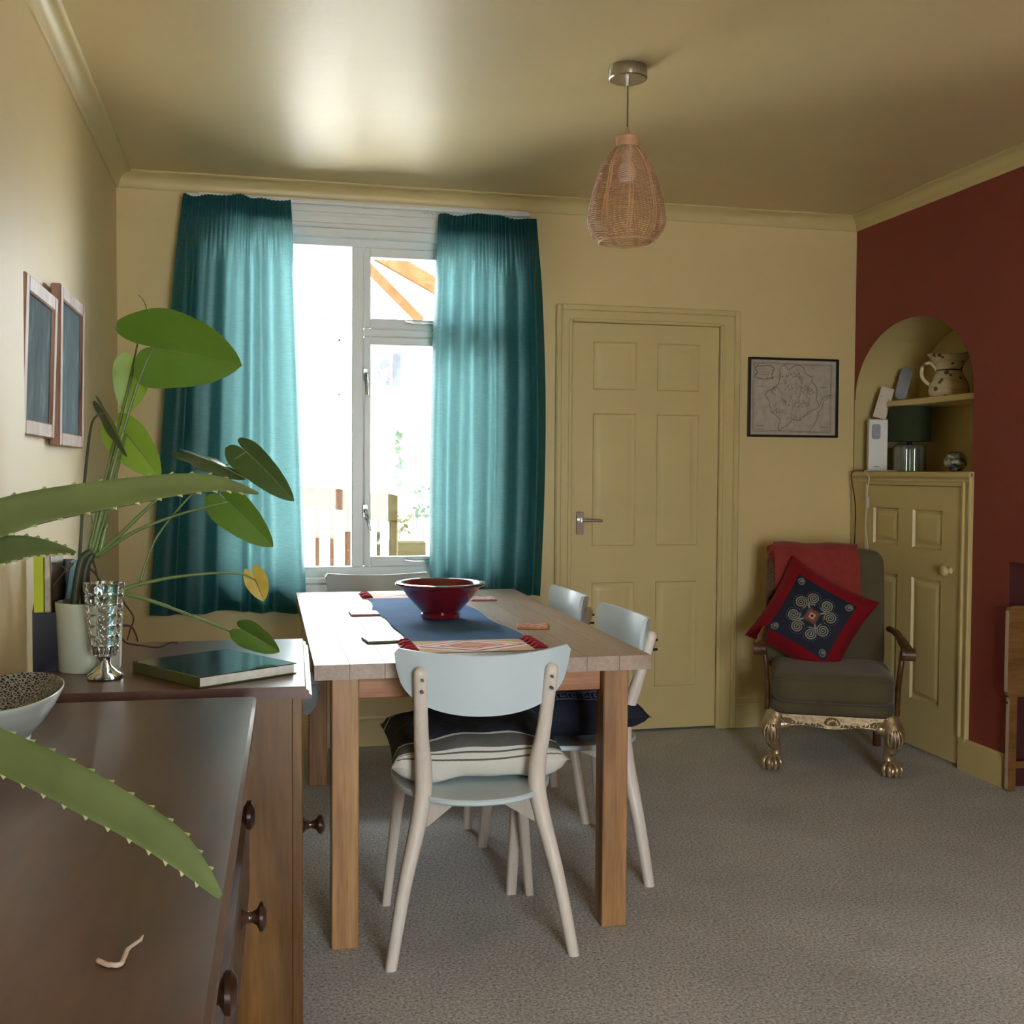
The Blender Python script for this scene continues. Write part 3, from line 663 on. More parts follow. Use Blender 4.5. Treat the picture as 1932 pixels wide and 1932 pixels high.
# ------------------------------------------------------------------ things on the dining table
TT = TZ1+.0006
M_BOWL = plain('oxblood_glaze', (.15, .006, .012, 1), .08, var=.15, vs=12, coat=.6)
bc = atZ(831, 1168, TT)
prof = [(.001, .0), (.06, 0), (.066, .003), (.066, .016), (.062, .02), (.085, .045), (.112, .075), (.130, .100), (.136, .108), (.15, .112), (.1545, .117), (.152, .122), (.142, .124), (.130, .119), (.118, .100), (.09, .055), (.06, .028), (.001, .022)]
bw = thing('serving_bowl', 'glossy dark red bowl with wide rim on blue table runner', 'bowl', (bc.x, bc.y, TT+.004))
MB().lathe([(r, z) for r, z in prof], 64).build('body', M_BOWL, bw, 40)
M_RUN = plain('blue_linen', (.075, .165, .34, 1), .9, var=.12, vs=9, bs=.4, bscale=300, spec=.08)
M_RWHITE = plain('white_patchwork', (.78, .74, .72, 1), .8, var=.05, bs=.2); M_RPINK = plain('crimson_patchwork', (.55, .03, .07, 1), .8); M_ROCH = plain('ochre_patchwork', (.62, .36, .15, 1), .8)
M_TAS = plain('crimson_tassel', (.42, .012, .03, 1), .7)
run = thing('table_runner', 'blue linen table runner with patchwork ends and red tassels', 'table runner', (.605, 3.80, TT), TR*.5)
rx = lambda v: (-.175+.012*sin(v*7)+.006*sin(v*17), .18+.014*sin(v*5+1)+.008*sin(v*13))
RH = lambda u, v: .002+.0018*sin(u*9+v*4)*abs(sin(v*6))+(.004*max(0, sin(v*9+2))*max(0, u-.82)*5)
ya, yb = -.57, .55
mb = MB(); mb.grid(lambda u, v: (lerp(*rx(v), u), lerp(ya, yb, v), RH(u, v)), 24, 70); mb.grid(lambda u, v: (lerp(*rx(v), u), lerp(ya, yb, v), 0.0001), 24, 70)
mb.build('cloth', M_RUN, run, 180)
def end(y0, y1):
    v = 0 if y0 < 0 else 1; x0, x1 = rx(v); x0 += .0; q = MB().box(x0+.02, x1-.02, y0, y1, .0002, .0024, .0005).build('end_panel', M_RWHITE, run)
    cx, cy, hw, hd = (x0+x1)/2, (y0+y1)/2, (x1-x0)/2-.022, abs(y1-y0)/2-.004
    for k, (s, m_) in enumerate(((1, M_RPINK), (.88, M_RWHITE), (.62, M_RPINK), (.52, M_RWHITE), (.44, M_RPINK), (.34, M_ROCH))):
        z = .0024+.0003*(k+1); MB().prism([(cx-hw*s, cy), (cx, cy-hd*s), (cx+hw*s, cy), (cx, cy+hd*s)], z-.0004, z, lambda a, b, h: (a, b, h)).build('diamond', m_, q)
    for sx in (-1, 1):
        for sy in (-1, 1):
            mb = MB(); mb.add([(cx+sx*hw, cy+sy*hd, .0026), (cx+sx*hw*.25, cy+sy*hd, .0026), (cx+sx*hw, cy+sy*hd*.25, .0026)], [(0, 1, 2)]); mb.build('corner_patch', M_ROCH, q)
    for s, xx in ((-1, x0+.02), (1, x1-.02)):
        mb = MB()
        for i in range(5):
            yy = lerp(y0, y1, (i+.5)/5); r = random.Random(i+int(s*7)+3)
            mb.tube([(xx, yy, .004), (xx+s*.012, yy+r.uniform(-.004, .004), .009), (xx+s*.03, yy+r.uniform(-.01, .01), .007), (xx+s*.042, yy+r.uniform(-.012, .012), .004)], [.003, .0075, .0065, .003], 6)
        mb.build('tassel', M_TAS, q, 60)
end(-.775, -.571); end(.551, .72)
def coaster(label, px, py, c1_, c2_, edge, rz):
    p = atZ(px, py, TT); c = thing('coaster', label, 'coaster', (p.x, p.y, TT), rz, 'square coasters on the table')
    MB().box(-.05, .05, -.05, .05, 0, .006, .0015).build('base', edge, c)
    m, t, b = nt('floral_coaster_print'); v = coords(t); vo = t.nodes.new('ShaderNodeTexVoronoi'); vo.inputs['Scale'].default_value = 55; t.links.new(v, vo.inputs['Vector'])
    t.links.new(ramp(t, vo.outputs['Distance'], [(.25, c1_), (.5, c2_), (.7, (.7, .66, .6, 1))]), b.inputs['Base Color']); b.inputs['Roughness'].default_value = .3
    MB().box(-.046, .046, -.046, .046, .006, .0068).build('print', m, c)
M_CE1 = plain('green_coaster_edge', (.14, .19, .10, 1), .5); M_CE2 = plain('pink_coaster_edge', (.5, .12, .16, 1), .5); M_CE3 = plain('orange_coaster_edge', (.5, .22, .06, 1), .5)
coaster('green-edged floral coaster left of runner near the striped cushion chair', 719, 1209, (.35, .06, .10, 1), (.12, .22, .12, 1), M_CE1, .1)
coaster('pink-edged floral coaster on the table edge side opposite the chairs', 687, 1159, (.5, .1, .16, 1), (.5, .5, .48, 1), M_CE2, .02)
coaster('orange-edged red floral coaster beside the navy cushion chair', 1005, 1183, (.6, .05, .07, 1), (.7, .28, .1, 1), M_CE3, -.25)
coaster('red-edged coaster behind the red bowl towards the window', 910, 1131, (.5, .08, .1, 1), (.5, .4, .35, 1), M_CE2, -.05)

# ------------------------------------------------------------------ armchair in the corner
M_VEL = plain('olive_brown_velvet', (.105, .084, .044, 1), .85, var=.15, vs=5, sheen=.2, spec=.2, bs=.2, bscale=300)
M_GOLD = plain('gold_painted_carving', (.50, .37, .22, 1), .36, .7, var=.25, vs=40, bs=.25, bscale=60, bd=.004)
M_ARMW = wood('polished_arm_wood', ['#3a2213', '#5c3a22', '#77502f'], 'y', 12, .1, .35)
AC = thing('armchair', 'olive velvet armchair with gold carved claw feet in the corner', 'armchair', (2.395, 4.263, 0), -radians(26.57))
def rbox(x0, x1, y0, y1, z0, z1, r, n=5):
    """soft box: superellipsoid style"""
    mb = MB(); cx, cy, cz = (x0+x1)/2, (y0+y1)/2, (z0+z1)/2; hx, hy, hz = (x1-x0)/2, (y1-y0)/2, (z1-z0)/2
    def f(u, v):
        a, b = 2*pi*u, pi*(v-.5); e1, e2 = .28, .35
        sg = lambda q, e: math.copysign(abs(q)**e, q)
        return (cx+hx*sg(cos(b), e2)*sg(cos(a), e1), cy+hy*sg(cos(b), e2)*sg(sin(a), e1), cz+hz*sg(sin(b), e2))
    mb.grid(f, 48, 20, True); return mb
for s in (-1, 1):
    P = spline([(s*.232, .03, .245), (s*.240, .022, .215), (s*.252, .008, .175), (s*.246, .014, .13), (s*.232, .03, .09), (s*.232, .026, .055), (s*.242, .012, .03)], 6)
    rad = [interp([0, 1/6, 2/6, 3/6, 4/6, 5/6, 1], [.040, .044, .046, .034, .022, .021, .030], i/(len(P)-1)) for i in range(len(P))]
    l = MB().tube(P, rad, 14).build('front_leg', M_GOLD, AC, 60)
    MB().grid(lambda u, v: (s*.246+.034*cos(2*pi*u)*sin(pi*v), .005+.034*sin(2*pi*u)*sin(pi*v), .028+.028*cos(pi*v)), 16, 10, True).build('ball', M_GOLD, l, 60)
    for k in range(4):
        a = -pi/2+(k-1.5)*.75; c_, s_ = cos(a), sin(a)
        MB().tube(spline([(s*.242+.016*c_, .012+.016*s_, .062), (s*.246+.036*c_, .006+.036*s_, .048), (s*.246+.039*c_, .005+.039*s_, .026), (s*.246+.034*c_, .005+.034*s_, .007)], 4), [.009]*4+[.011]*4+[.009]*4+[.005], 8).build('claw', M_GOLD, l, 60)
    MB().tube(spline([(s*.225, .018, .196), (s*.195, .016, .20), (s*.16, .014, .214)], 5), [.030]*4+[.026]*3+[.02]*3+[.008], 10).build('ear_bracket', M_GOLD, l, 60)
    # acanthus on the knee
    mb = MB()
    for k in range(5):
        a = (k-2)*.5; mb.tube(spline([(s*.25+.02*sin(a), -.032, .205), (s*.252+.034*sin(a), -.036, .185-.01*cos(a)), (s*.252+.03*sin(a), -.034, .15-.012*cos(a)), (s*.252+.016*sin(a), -.030, .128)], 3), [.004, .006, .006, .006, .006, .006, .005, .004, .004, .003], 6)
    for k in range(6): mb.tube(spline([(s*(.25-.014*k), -.014, .24-.003*k), (s*(.243-.014*k), -.018, .226), (s*(.236-.016*k), -.014, .212+.003*(k % 2))], 3), .0045, 5)
    mb.build('carving', M_GOLD, l, 60)
    MB().tube(spline([(s*.22, .50, .25), (s*.225, .53, .13), (s*.23, .56, 0)], 5), .018, 8).build('rear_leg', M_ARMW, AC, 60)
    # open arm: front post, arm rest with scroll
    MB().tube(spline([(s*.272, .11, .24), (s*.274, .10, .36), (s*.282, .085, .46), (s*.29, .10, .52)], 6), [.012]*19, 8).build('arm_post', M_ARMW, AC, 60)
    MB().tube(spline([(s*.266, .47, .565), (s*.285, .34, .565), (s*.296, .2, .55), (s*.302, .09, .535), (s*.305, .03, .525)], 6), [.014]*6+[.017]*6+[.021]*6+[.024]*6+[.02], 10).build('arm_rest', M_ARMW, AC, 60)
    MB().tube([(s*.278, .03, .518), (s*.332, .03, .518)], .027, 14).build('arm_scroll', M_ARMW, AC, 50)
pr = [(-.25, .246), (.25, .246), (.25, .205)]+[(.25-.5*k/40, .203-.006*abs(sin(k*.31))-.012*exp(-((k-20)/3.2)**2)) for k in range(1, 40)]+[(-.25, .205)]
MB().prism(pr, -.004, .03, lambda a, b, h: (a, h, b)).build('front_rail', M_GOLD, AC)
mb = MB()
for k in range(9):
    a = pi*(k/8); mb.tube(spline([(0, -.008, .208), (.017*cos(a), -.02, .215+.012*sin(a)), (.03*cos(a), -.014, .217+.024*sin(a))], 3), [.004]*3+[.006]*3+[.004], 6)
for s in (-1, 1):
    for k in range(6): x = s*(.036+.012*k); mb.tube(spline([(x, -.004, .200), (x+s*.008, -.013, .207+.004*(k % 2)), (x+s*.014, -.006, .203)], 3), .0042, 5)
    for k in range(4): x = s*(.19-.016*k); mb.tube(spline([(x, -.005, .207), (x-s*.008, -.012, .215), (x-s*.016, -.005, .209)], 3), .004, 5)
mb.build('shell_carving', M_GOLD, AC, 60)
rbox(-.262, .262, .0, .54, .240, .305, .02).build('seat_base', M_VEL, AC, 60)
sc = rbox(-.258, .258, -.022, .50, .288, .430, .04).build('seat_cushion', M_VEL, AC, 60)
MB().tube([(x, -.0235+.012*(abs(x)/.25)**6, .398) for x in [-.245+.49*k/30 for k in range(31)]], .0035, 6).build('piping', M_VEL, sc, 60)
def backf(u, v):
    a, b = 2*pi*u, pi*(v-.5); sg = lambda q, e: math.copysign(abs(q)**e, q)
    X, Yy, Z = sg(cos(b), .25)*sg(cos(a), .25), sg(cos(b), .25)*sg(sin(a), .5), sg(sin(b), .2)
    z = .64+.285*Z; y = .50+.055*Yy+(z-.4)*.22-.035*abs(X)**4*(1 if Yy < 0 else .6); return (-.02+.268*X, y, z)
MB().grid(backf, 56, 24, True).build('backrest', M_VEL, AC, 60)
# red throw over the back
M_THROW = plain('red_wool_throw', (.27, .028, .022, 1), .9, var=.12, vs=30, bs=.5, bscale=180, sheen=.15)
th = thing('throw_blanket', 'red wool throw draped over the back of the armchair', 'blanket', (2.395, 4.263, 0), -radians(26.57))
path = spline([(.50, .56), (.505, .72), (.524, .86), (.545, .925), (.60, .947), (.65, .93), (.672, .86), (.668, .70)], 6)
path = [(p[0], p[1]) for p in [(v.x, v.y) for v in spline([(a, b, 0) for a, b in [(.462, .56), (.498, .72), (.526, .86), (.545, .922), (.595, .948), (.650, .932), (.690, .86), (.682, .70)]], 6)]]
def throwf(off):
    def f(u, v):
        i = min(len(path)-2, int(v*(len(path)-1))); t = v*(len(path)-1)-i; y, z = lerp(path[i][0], path[i+1][0], t), lerp(path[i][1], path[i+1][1], t)
        return (-.252+.385*u+.006*sin(v*9), y-.008-.004*sin(u*16+v*3)+off*(0 if v > .5 else 1), z+off*(.6 if v < .7 else 0)+.003*sin(u*11))
    return f
mb = MB(); mb.grid(throwf(0), 30, 40); mb.grid(throwf(-.006), 30, 40); mb.build('cloth', M_THROW, th, 180)
mb = MB()
for k in range(26):
    f = throwf(-.004)(0, .02+.5*k/26); mb.tube([f, (f[0]-.018, f[1]-.004, f[2]-.006), (f[0]-.03, f[1]-.002, f[2]-.016)], .0022, 4)
mb.build('fringe', M_THROW, th, 60)

# embroidered cushion
fd = Vector((-.447, -.894, 0)); rd = Vector((.894, -.447, 0)); C0 = Vector((2.395, 4.263, 0))
def on_chair(px, py, off):
    d = ray(px, py); q = C0-fd*off; t = (q-EYE).dot(fd)/d.dot(fd); return EYE+d*t
cc = on_chair(1531, 1168, .385)
nrm = (fd*.955+Vector((0, 0, .30))).normalized(); upv = (Vector((0, 0, 1))-nrm*nrm.z).normalized(); rgt = upv.cross(nrm)
ang = radians(-29); ax = rgt*cos(ang)+upv*sin(ang); ay = nrm.cross(ax)
cu = thing('scatter_cushion', 'red cushion with embroidered navy spiral panel on the armchair', 'cushion', cc)
cu.rotation_euler = Matrix((ax, ay, nrm)).transposed().to_euler()
M_CRED = plain('crimson_velvet', (.20, .002, .008, 1), .8, var=.12, sheen=.1, spec=.2); M_CNAVY = plain('embroidered_navy', (.006, .011, .028, 1), .8, var=.15, vs=30)
fc = pillow_fn(.44, .44, .15, .09, .002, .3)
top = pillow_mesh(fc, 1).build('cover', M_CRED, cu, 180); pillow_mesh(fc, -1).build('back_cover', M_CRED, cu, 180)
pz = MB(); pz.grid(lambda u, v: fc((2*u-1)*.70, (2*v-1)*.70, 1)+Vector((0, 0, .0016)), 24, 24); pn = pz.build('navy_panel', M_CNAVY, cu, 180)
for k in range(4):
    a = k*pi/2; mb = MB()
    for s in (-1, 1):
        q0 = a+pi/4+s*.37; cu_, cv_ = .40*cos(q0), .40*sin(q0)
        on_pillow(mb, fc, spiral_uv(cu_, cv_, .138, 2.7, a+pi/4+pi, s, 60), .0030, .003)
        for j in range(20): b = 2*pi*j/20; on_pillow(mb, fc, [(cu_+.155*cos(b), cv_+.155*sin(b)), (cu_+.170*cos(b), cv_+.170*sin(b))], .0017, .003, 4)
    on_pillow(mb, fc, [(.19*cos(a+pi/4), .19*sin(a+pi/4)), (.31*cos(a+pi/4), .31*sin(a+pi/4))], .005, .003)
    o = mb.build('double_spiral', M_THREAD, pn, 180); o['kind'] = 'stuff'
    mb = MB(); cu_, cv_ = .58*(1 if k in (0, 3) else -1), .58*(1 if k in (0, 1) else -1)
    for j in range(14): b = 2*pi*j/14; on_pillow(mb, fc, [(cu_+.05*cos(b), cv_+.05*sin(b)), (cu_+.085*cos(b), cv_+.085*sin(b))], .0022, .003, 4)
    on_pillow(mb, fc, spiral_uv(cu_, cv_, .035, 1.5, 0), .0022, .003)
    o = mb.build('rosette', M_THREAD, pn, 180); o['kind'] = 'stuff'
for s, m_, l in ((.155, plain('grey_green_patch', (.06, .075, .065, 1), .8), .003), (.115, plain('rust_patch', (.28, .05, .025, 1), .8), .0045), (.06, plain('pale_patch', (.6, .42, .34, 1), .8), .006), (.03, M_CNAVY, .0075)):
    q = MB(); q.grid(lambda u, v: fc((2*u-1)*s, (2*v-1)*s, 1)+Vector((0, 0, l)), 6, 6); q.build('centre_patch', m_, pn)

# ------------------------------------------------------------------ framed map on the back wall
a, b = at(1414, 673, YB-.02), at(1581, 826, YB-.02); mw_, mh_ = b.x-a.x, a.z-b.z
mp = thing('framed_map', 'old county map in a thin black frame on cream wall', 'picture', ((a.x+b.x)/2, YB, (a.z+b.z)/2))
M_FBLK = plain('black_frame', (.012, .011, .010, 1), .35)
def frame_mesh(w, h, t, y0, y1, bev=.002):
    mb = MB(); mb.box(-w/2, -w/2+t, y0, y1, -h/2, h/2, bev); mb.box(w/2-t, w/2, y0, y1, -h/2, h/2, bev); mb.box(-w/2+t, w/2-t, y0, y1, h/2-t, h/2, bev); mb.box(-w/2+t, w/2-t, y0, y1, -h/2, -h/2+t, bev); return mb
frame_mesh(mw_, mh_, .011, -.022, 0).build('frame', M_FBLK, mp)
def map_paper():
    m, t, b_ = nt('aged_map_paper'); v = coords(t)
    t.links.new(ramp(t, noise(t, v, 30, 6, .75), [(.35, (.40, .35, .29, 1)), (.6, (.52, .46, .38, 1))]), b_.inputs['Base Color']); b_.inputs['Roughness'].default_value = .4; return m
sheet = MB().box(-mw_/2+.01, mw_/2-.01, -.008, -.002, -mh_/2+.01, mh_/2-.01).build('sheet', map_paper(), mp)
M_INK = plain('brown_ink', (.11, .085, .06, 1), .7)
def mpt(zx, zy): return ((zx-137)/(1765-137)-.5)*mw_, (.5-(zy-225)/(1705-225))*mh_   # outline measured on the print
def ink(lines, r, name):
    mb = MB()
    for L in lines:
        P = [Vector((*mpt(*p), 0)) for p in L]
        for i in range(len(P)-1):
            d = (P[i+1]-P[i]); n = Vector((-d.y, d.x, 0)).normalized()*r
            mb.add([(q.x, -.0086, q.y) for q in (P[i]-n, P[i+1]-n, P[i+1]+n, P[i]+n)], [(0, 1, 2, 3)])
    o = mb.build(name, M_INK, sheet); o['kind'] = 'stuff'
county = [(700, 590), (715, 520), (705, 440), (730, 370), (800, 345), (860, 440), (970, 370), (1040, 340), (1150, 400), (1170, 500), (1240, 550), (1290, 560), (1290, 660), (1370, 750), (1390, 850), (1370, 980), (1420, 1060), (1410, 1130), (1330, 1180), (1210, 1250), (1080, 1390), (940, 1380), (850, 1480), (700, 1580), (680, 1530), (730, 1380), (640, 1300), (560, 1230), (520, 1050), (440, 915), (490, 850), (620, 780), (690, 700), (700, 590)]
coast = [(1630, 880), (1540, 930), (1470, 1000), (1430, 1120)], [(1640, 890), (1510, 1010), (1490, 1130), (1410, 1260), (1390, 1380), (1330, 1490), (1250, 1600)]
def jit(L, n=5, s=9):
    r = random.Random(5); out = []
    for i in range(len(L)-1):
        for k in range(n): out.append((lerp(L[i][0], L[i+1][0], k/n)+r.uniform(-s, s), lerp(L[i][1], L[i+1][1], k/n)+r.uniform(-s, s)))
    return out+[L[-1]]
cart = [(300, 370), (420, 385), (560, 375), (600, 440), (560, 520), (585, 610), (430, 630), (300, 620), (265, 570), (300, 500), (270, 440), (300, 370)]
ink([jit(county)]+[jit(c) for c in coast], .0013, 'outline'); ink([jit(cart, 4, 12)], .0018, 'cartouche')
ink([[(225, 315), (1655, 335), (1640, 1615), (225, 1600), (225, 315)], [(245, 335), (1635, 355), (1620, 1595), (245, 1580), (245, 335)]], .0008, 'border')
r_ = random.Random(9); riv = []
for k in range(110):
    x, y = r_.uniform(560, 1330), r_.uniform(420, 1350)
    if abs(x-900) > 420-(abs(y-850)*.35): continue
    L = [(x, y)]
    for j in range(6): L.append((L[-1][0]+r_.uniform(-26, 26), L[-1][1]+r_.uniform(-8, 34)))
    riv.append(L)
for y in (440, 480, 510, 545): riv.append([(330+r_.uniform(0, 30), y), (530-r_.uniform(0, 40), y)])
for y in (760, 1490, 1510, 1560): riv.append([(270, y), (430, y)]); riv.append([(1440, y), (1590, y)])
ink(riv, .0007, 'engraving')

# ------------------------------------------------------------------ two framed boards on the left wall
M_FW = wood('pinkish_oak_frame', ['#8d6650', '#a98370', '#bf9c8b'], 'z', 14, .1, .45)
def board_mat():
    m, t, b_ = nt('chalky_slate_blue'); v = coords(t, (1, 3, 1.2))
    t.links.new(ramp(t, noise(t, v, 5, 5, .65, .6), [(.3, (.045, .085, .12, 1)), (.55, (.075, .135, .175, 1)), (.75, (.20, .26, .29, 1))]), b_.inputs['Base Color']); b_.inputs['Roughness'].default_value = .75; b_.inputs['Specular IOR Level'].default_value = .15; return m
M_SLATE = board_mat()
def wall_board(label, y0, y1, z0, z1, xb, tilt, th):
    p = thing('picture_frame', label, 'picture', (xb, (y0+y1)/2, z0), 0, 'slate blue framed boards on the left wall'); p.rotation_euler = (0, tilt, 0)
    h, w_ = (z1-z0), (y1-y0); t = .042; mb = MB()
    for a0, a1, c0, c1 in ((-w_/2, -w_/2+t, 0, h), (w_/2-t, w_/2, 0, h), (-w_/2+t, w_/2-t, h-t, h), (-w_/2+t, w_/2-t, 0, t)): mb.box(0, th, a0, a1, c0, c1, .004)
    mb.build('frame', M_FW, p); MB().box(.004, th-.010, -w_/2+t, w_/2-t, t, h-t).build('board', M_SLATE, p)
wall_board('slate blue framed board half hidden by chimney breast', 2.97, 3.425, 1.365, 1.768, XL+.003, .035, .018)
wall_board('slate blue framed board nearer the window corner, thick pale frame', 3.436, 3.90, 1.346, 1.815, XL+.003, .018, .030)

# ------------------------------------------------------------------ alcove things
M_OFFW = plain('off_white_plastic', (.62, .60, .56, 1), .4, var=.03)
M_GREY = plain('grey_plastic', (.16, .16, .17, 1), .4)
q = at(1632, 888, 5.075); ro = thing('router_box', 'white upright router box with grey emblem on the alcove cupboard', 'router', (q.x+.052, 5.052, 1.2885), radians(-24))
MB().box(-.047, .047, -.032, .032, 0, .262, .004).build('case', M_OFFW, ro)
MB().prism([(x, z+.20) for x, z in rrect(.042, .075, 4, .3)], -.0345, -.032, lambda a, b, h: (a-.01, h, b)).build('emblem', M_GREY, ro)
MB().prism([(x, z+.20) for x, z in rrect(.018, .038, 4, .45)], -.036, -.0346, lambda a, b, h: (a-.006, h, b)).build('camera_eye', M_BLACK, ro)
MB().box(-.018, .006, -.0335, -.032, .022, .026).build('slot', M_BLACK, ro)
cdp = at(1652, 800, 5.05); card = thing('greeting_card', 'small patterned card leaning on top of the router box', 'card', (q.x+.055, 5.047, 1.5512), radians(-26)); card.rotation_euler = (-.10, .27, radians(-26))
m, t, b_ = nt('patterned_card'); t.links.new(ramp(t, noise(t, coords(t), 38, 4, .6, 1.5), [(.40, (.60, .52, .44, 1)), (.60, (.60, .52, .44, 1)), (.66, (.25, .24, .17, 1))]), b_.inputs['Base Color'])
MB().box(-.032, .032, -.0012, .0012, 0.006, .165).build('card', m, card)
ph = thing('cordless_phone', 'grey cordless phone lying tilted on the alcove shelf', 'phone', (3.175, 5.045, 1.6405), radians(-20)); ph.rotation_euler = (0, .22, radians(-30))
mb = MB(); mb.prism([(x, z+.093) for x, z in rrect(.056, .16, 5, .48)], -.014, .002, lambda a, b, h: (a, h, b)); mb.build('handset', M_GREY, ph, 40)
MB().prism([(x, z+.093) for x, z in rrect(.058, .162, 5, .48)], .002, .016, lambda a, b, h: (a, h, b)).build('back_shell', plain('silver_plastic', (.5, .48, .46, 1), .3, .2), ph, 40)
# jug
jc = atX(1790, 737, 3.205); jug = thing('pottery_jug', 'cream painted pottery jug with flared rim on the alcove shelf', 'jug', (3.205, jc.y, 1.6405), radians(-33))
def glaze():
    m, t, b_ = nt('cream_glaze_sprigs'); v = coords(t); vo = t.nodes.new('ShaderNodeTexVoronoi'); vo.inputs['Scale'].default_value = 24; t.links.new(v, vo.inputs['Vector'])
    c1 = ramp(t, vo.outputs['Distance'], [(.22, (.12, .09, .06, 1)), (.32, (.58, .50, .34, 1))])
    wv = t.nodes.new('ShaderNodeTexWave'); wv.bands_direction = 'Z'; wv.inputs['Scale'].default_value = 8; wv.inputs['Distortion'].default_value = 5; t.links.new(v, wv.inputs['Vector'])
    mx = t.nodes.new('ShaderNodeMixRGB'); mx.blend_type = 'MULTIPLY'; mx.inputs[0].default_value = .4; t.links.new(c1, mx.inputs[1]); t.links.new(ramp(t, wv.outputs['Fac'], [(.1, (.7, .62, .35, 1)), (.3, (1, 1, 1, 1))]), mx.inputs[2])
    t.links.new(mx.outputs[0], b_.inputs['Base Color']); b_.inputs['Roughness'].default_value = .2; return m
M_JUG = glaze()
jp = [(0, .084), (.01, .088), (.03, .092), (.06, .088), (.09, .075), (.115, .060), (.128, .056), (.15, .062), (.175, .078), (.195, .094), (.205, .102)]
def jugf(scale):
    def f(u, v):
        a = 2*pi*u; z = .205*v; r = interp([x for x, _ in jp], [y for _, y in jp], z)*scale
        sp = max(0, cos(a))**6*max(0, (z-.13)/.075); r *= 1+.28*sp; zz2 = z+.020*sp-.012*max(0, (z-.13)/.075)*abs(sin(a))**2
        return (r*cos(a), r*sin(a), zz2+(0 if scale == 1 else .004))
    return f
mb = MB(); mb.grid(jugf(1), 40, 24, True); mb.grid(jugf(.93), 40, 24, True); mb.lathe([(.001, .003), (.083, .003)], 40); mb.build('body', M_JUG, jug, 60)
MB().tube(spline([(-.05, 0, .125), (-.085, 0, .165), (-.118, 0, .145), (-.118, 0, .095), (-.085, 0, .06)], 6), .009, 10).build('handle', M_JUG, jug, 60)
MB().lathe([(.0575, .124), (.0595, .127), (.0575, .130)], 32).build('neck_band', M_BLACK, jug, 60)
# table lamp
lp = atX(1713, 888, 3.185); tl_ = thing('table_lamp', 'small lamp with green drum shade and ribbed glass base in alcove', 'lamp', (3.185, lp.y-.01, 1.2885))
M_LGLASS = plain('smoky_green_glass', (.20, .23, .19, 1), .1, .25, var=.1, coat=.5)
mb = MB(); mb.grid(lambda u, v: ((.072+.009*abs(sin(9*pi*u)))*cos(2*pi*u)*(1-.12*max(0, (v-.9)/.1)**2), (.072+.009*abs(sin(9*pi*u)))*sin(2*pi*u)*(1-.12*max(0, (v-.9)/.1)**2), .004+.128*v), 120, 12, True); mb.lathe([(.001, .002), (.074, .004)], 40); mb.lathe([(.068, .131), (.02, .137), (.001, .138)], 40); mb.build('base', M_LGLASS, tl_, 60)
MB().lathe([(.012, .136), (.009, .15), (.009, .19)], 16, cap=True).build('stem', M_CHROME, tl_, 50)
mb = MB(); mb.lathe([(.102, .150), (.099, .322)], 48); mb.lathe([(.100, .150), (.097, .322)], 48); mb.lathe([(.102, .150), (.100, .150)], 48); mb.lathe([(.099, .322), (.097, .322)], 48)
mb.build('shade', plain('dark_green_linen', (.022, .036, .010, 1), .85, var=.1, bs=.3, bscale=300), tl_, 40)
mb = MB()
for k in range(3): a = 2*pi*k/3; mb.tube([(.006*cos(a), .006*sin(a), .19), (.1*cos(a), .1*sin(a), .2)], .002, 5)
mb.build('shade_ring', M_CHROME, tl_)
# glass paperweight
gp = atX(1808, 889, 3.10); m, t, b_ = nt('swirled_glass'); t.links.new(ramp(t, noise(t, coords(t, (1, 1, 2)), 22, 3, .5, 1), [(.38, (.02, .03, .06, 1)), (.5, (.16, .17, .12, 1)), (.62, (.42, .42, .33, 1))]), b_.inputs['Base Color']); b_.inputs['Roughness'].default_value = .05; b_.inputs['Coat Weight'].default_value = .8
tag(MB().grid(lambda u, v: (.05*cos(2*pi*u)*sin(pi*v), .05*sin(2*pi*u)*sin(pi*v), .046-.047*cos(pi*v) if v > .08 else .001), 28, 18, True).build('paperweight', m, None, 60, (3.085, gp.y, 1.2886)), 'round swirled glass paperweight on the alcove cupboard', 'paperweight')
# cables
mb = MB().tube(spline([(3.10, 5.02, 1.2925), (3.0, 5.07, 1.2925), (2.955, 5.09, 1.29), (2.951, 5.10, 1.25), tuple(at(1614, 960, 5.08)), tuple(at(1611, 1050, 5.08)), tuple(at(1606, 1150, 5.08))], 6), .0032, 6)
tag(mb.build('power_cable', M_BLACK, None, 60), 'black cable running down the corner beside the alcove cupboard', 'cable')
wc = thing('lamp_cable', 'white lamp cable with inline switch hanging over the cupboard door', 'cable', (2.95, 4.97, 1.0))
L0 = Vector((2.95, 4.97, 1.0)); P_ = [(3.10, 4.93, 1.2925), (3.02, 4.97, 1.2925), (2.956, 4.985, 1.291)]+[tuple(atX(x, y, 2.953)) for x, y in ((1640, 900), (1637, 925), (1636, 960), (1633, 990), (1637, 1030), (1636, 1080))]
MB().tube([Vector(p)-L0 for p in spline(P_, 6)], .0028, 6).build('cord', M_OFFW, wc, 60)
s_ = atX(1636.5, 948, 2.953)-L0; MB().box(s_.x-.008, s_.x+.008, s_.y-.010, s_.y+.010, s_.z-.028, s_.z+.028, .005).build('switch', M_OFFW, wc)

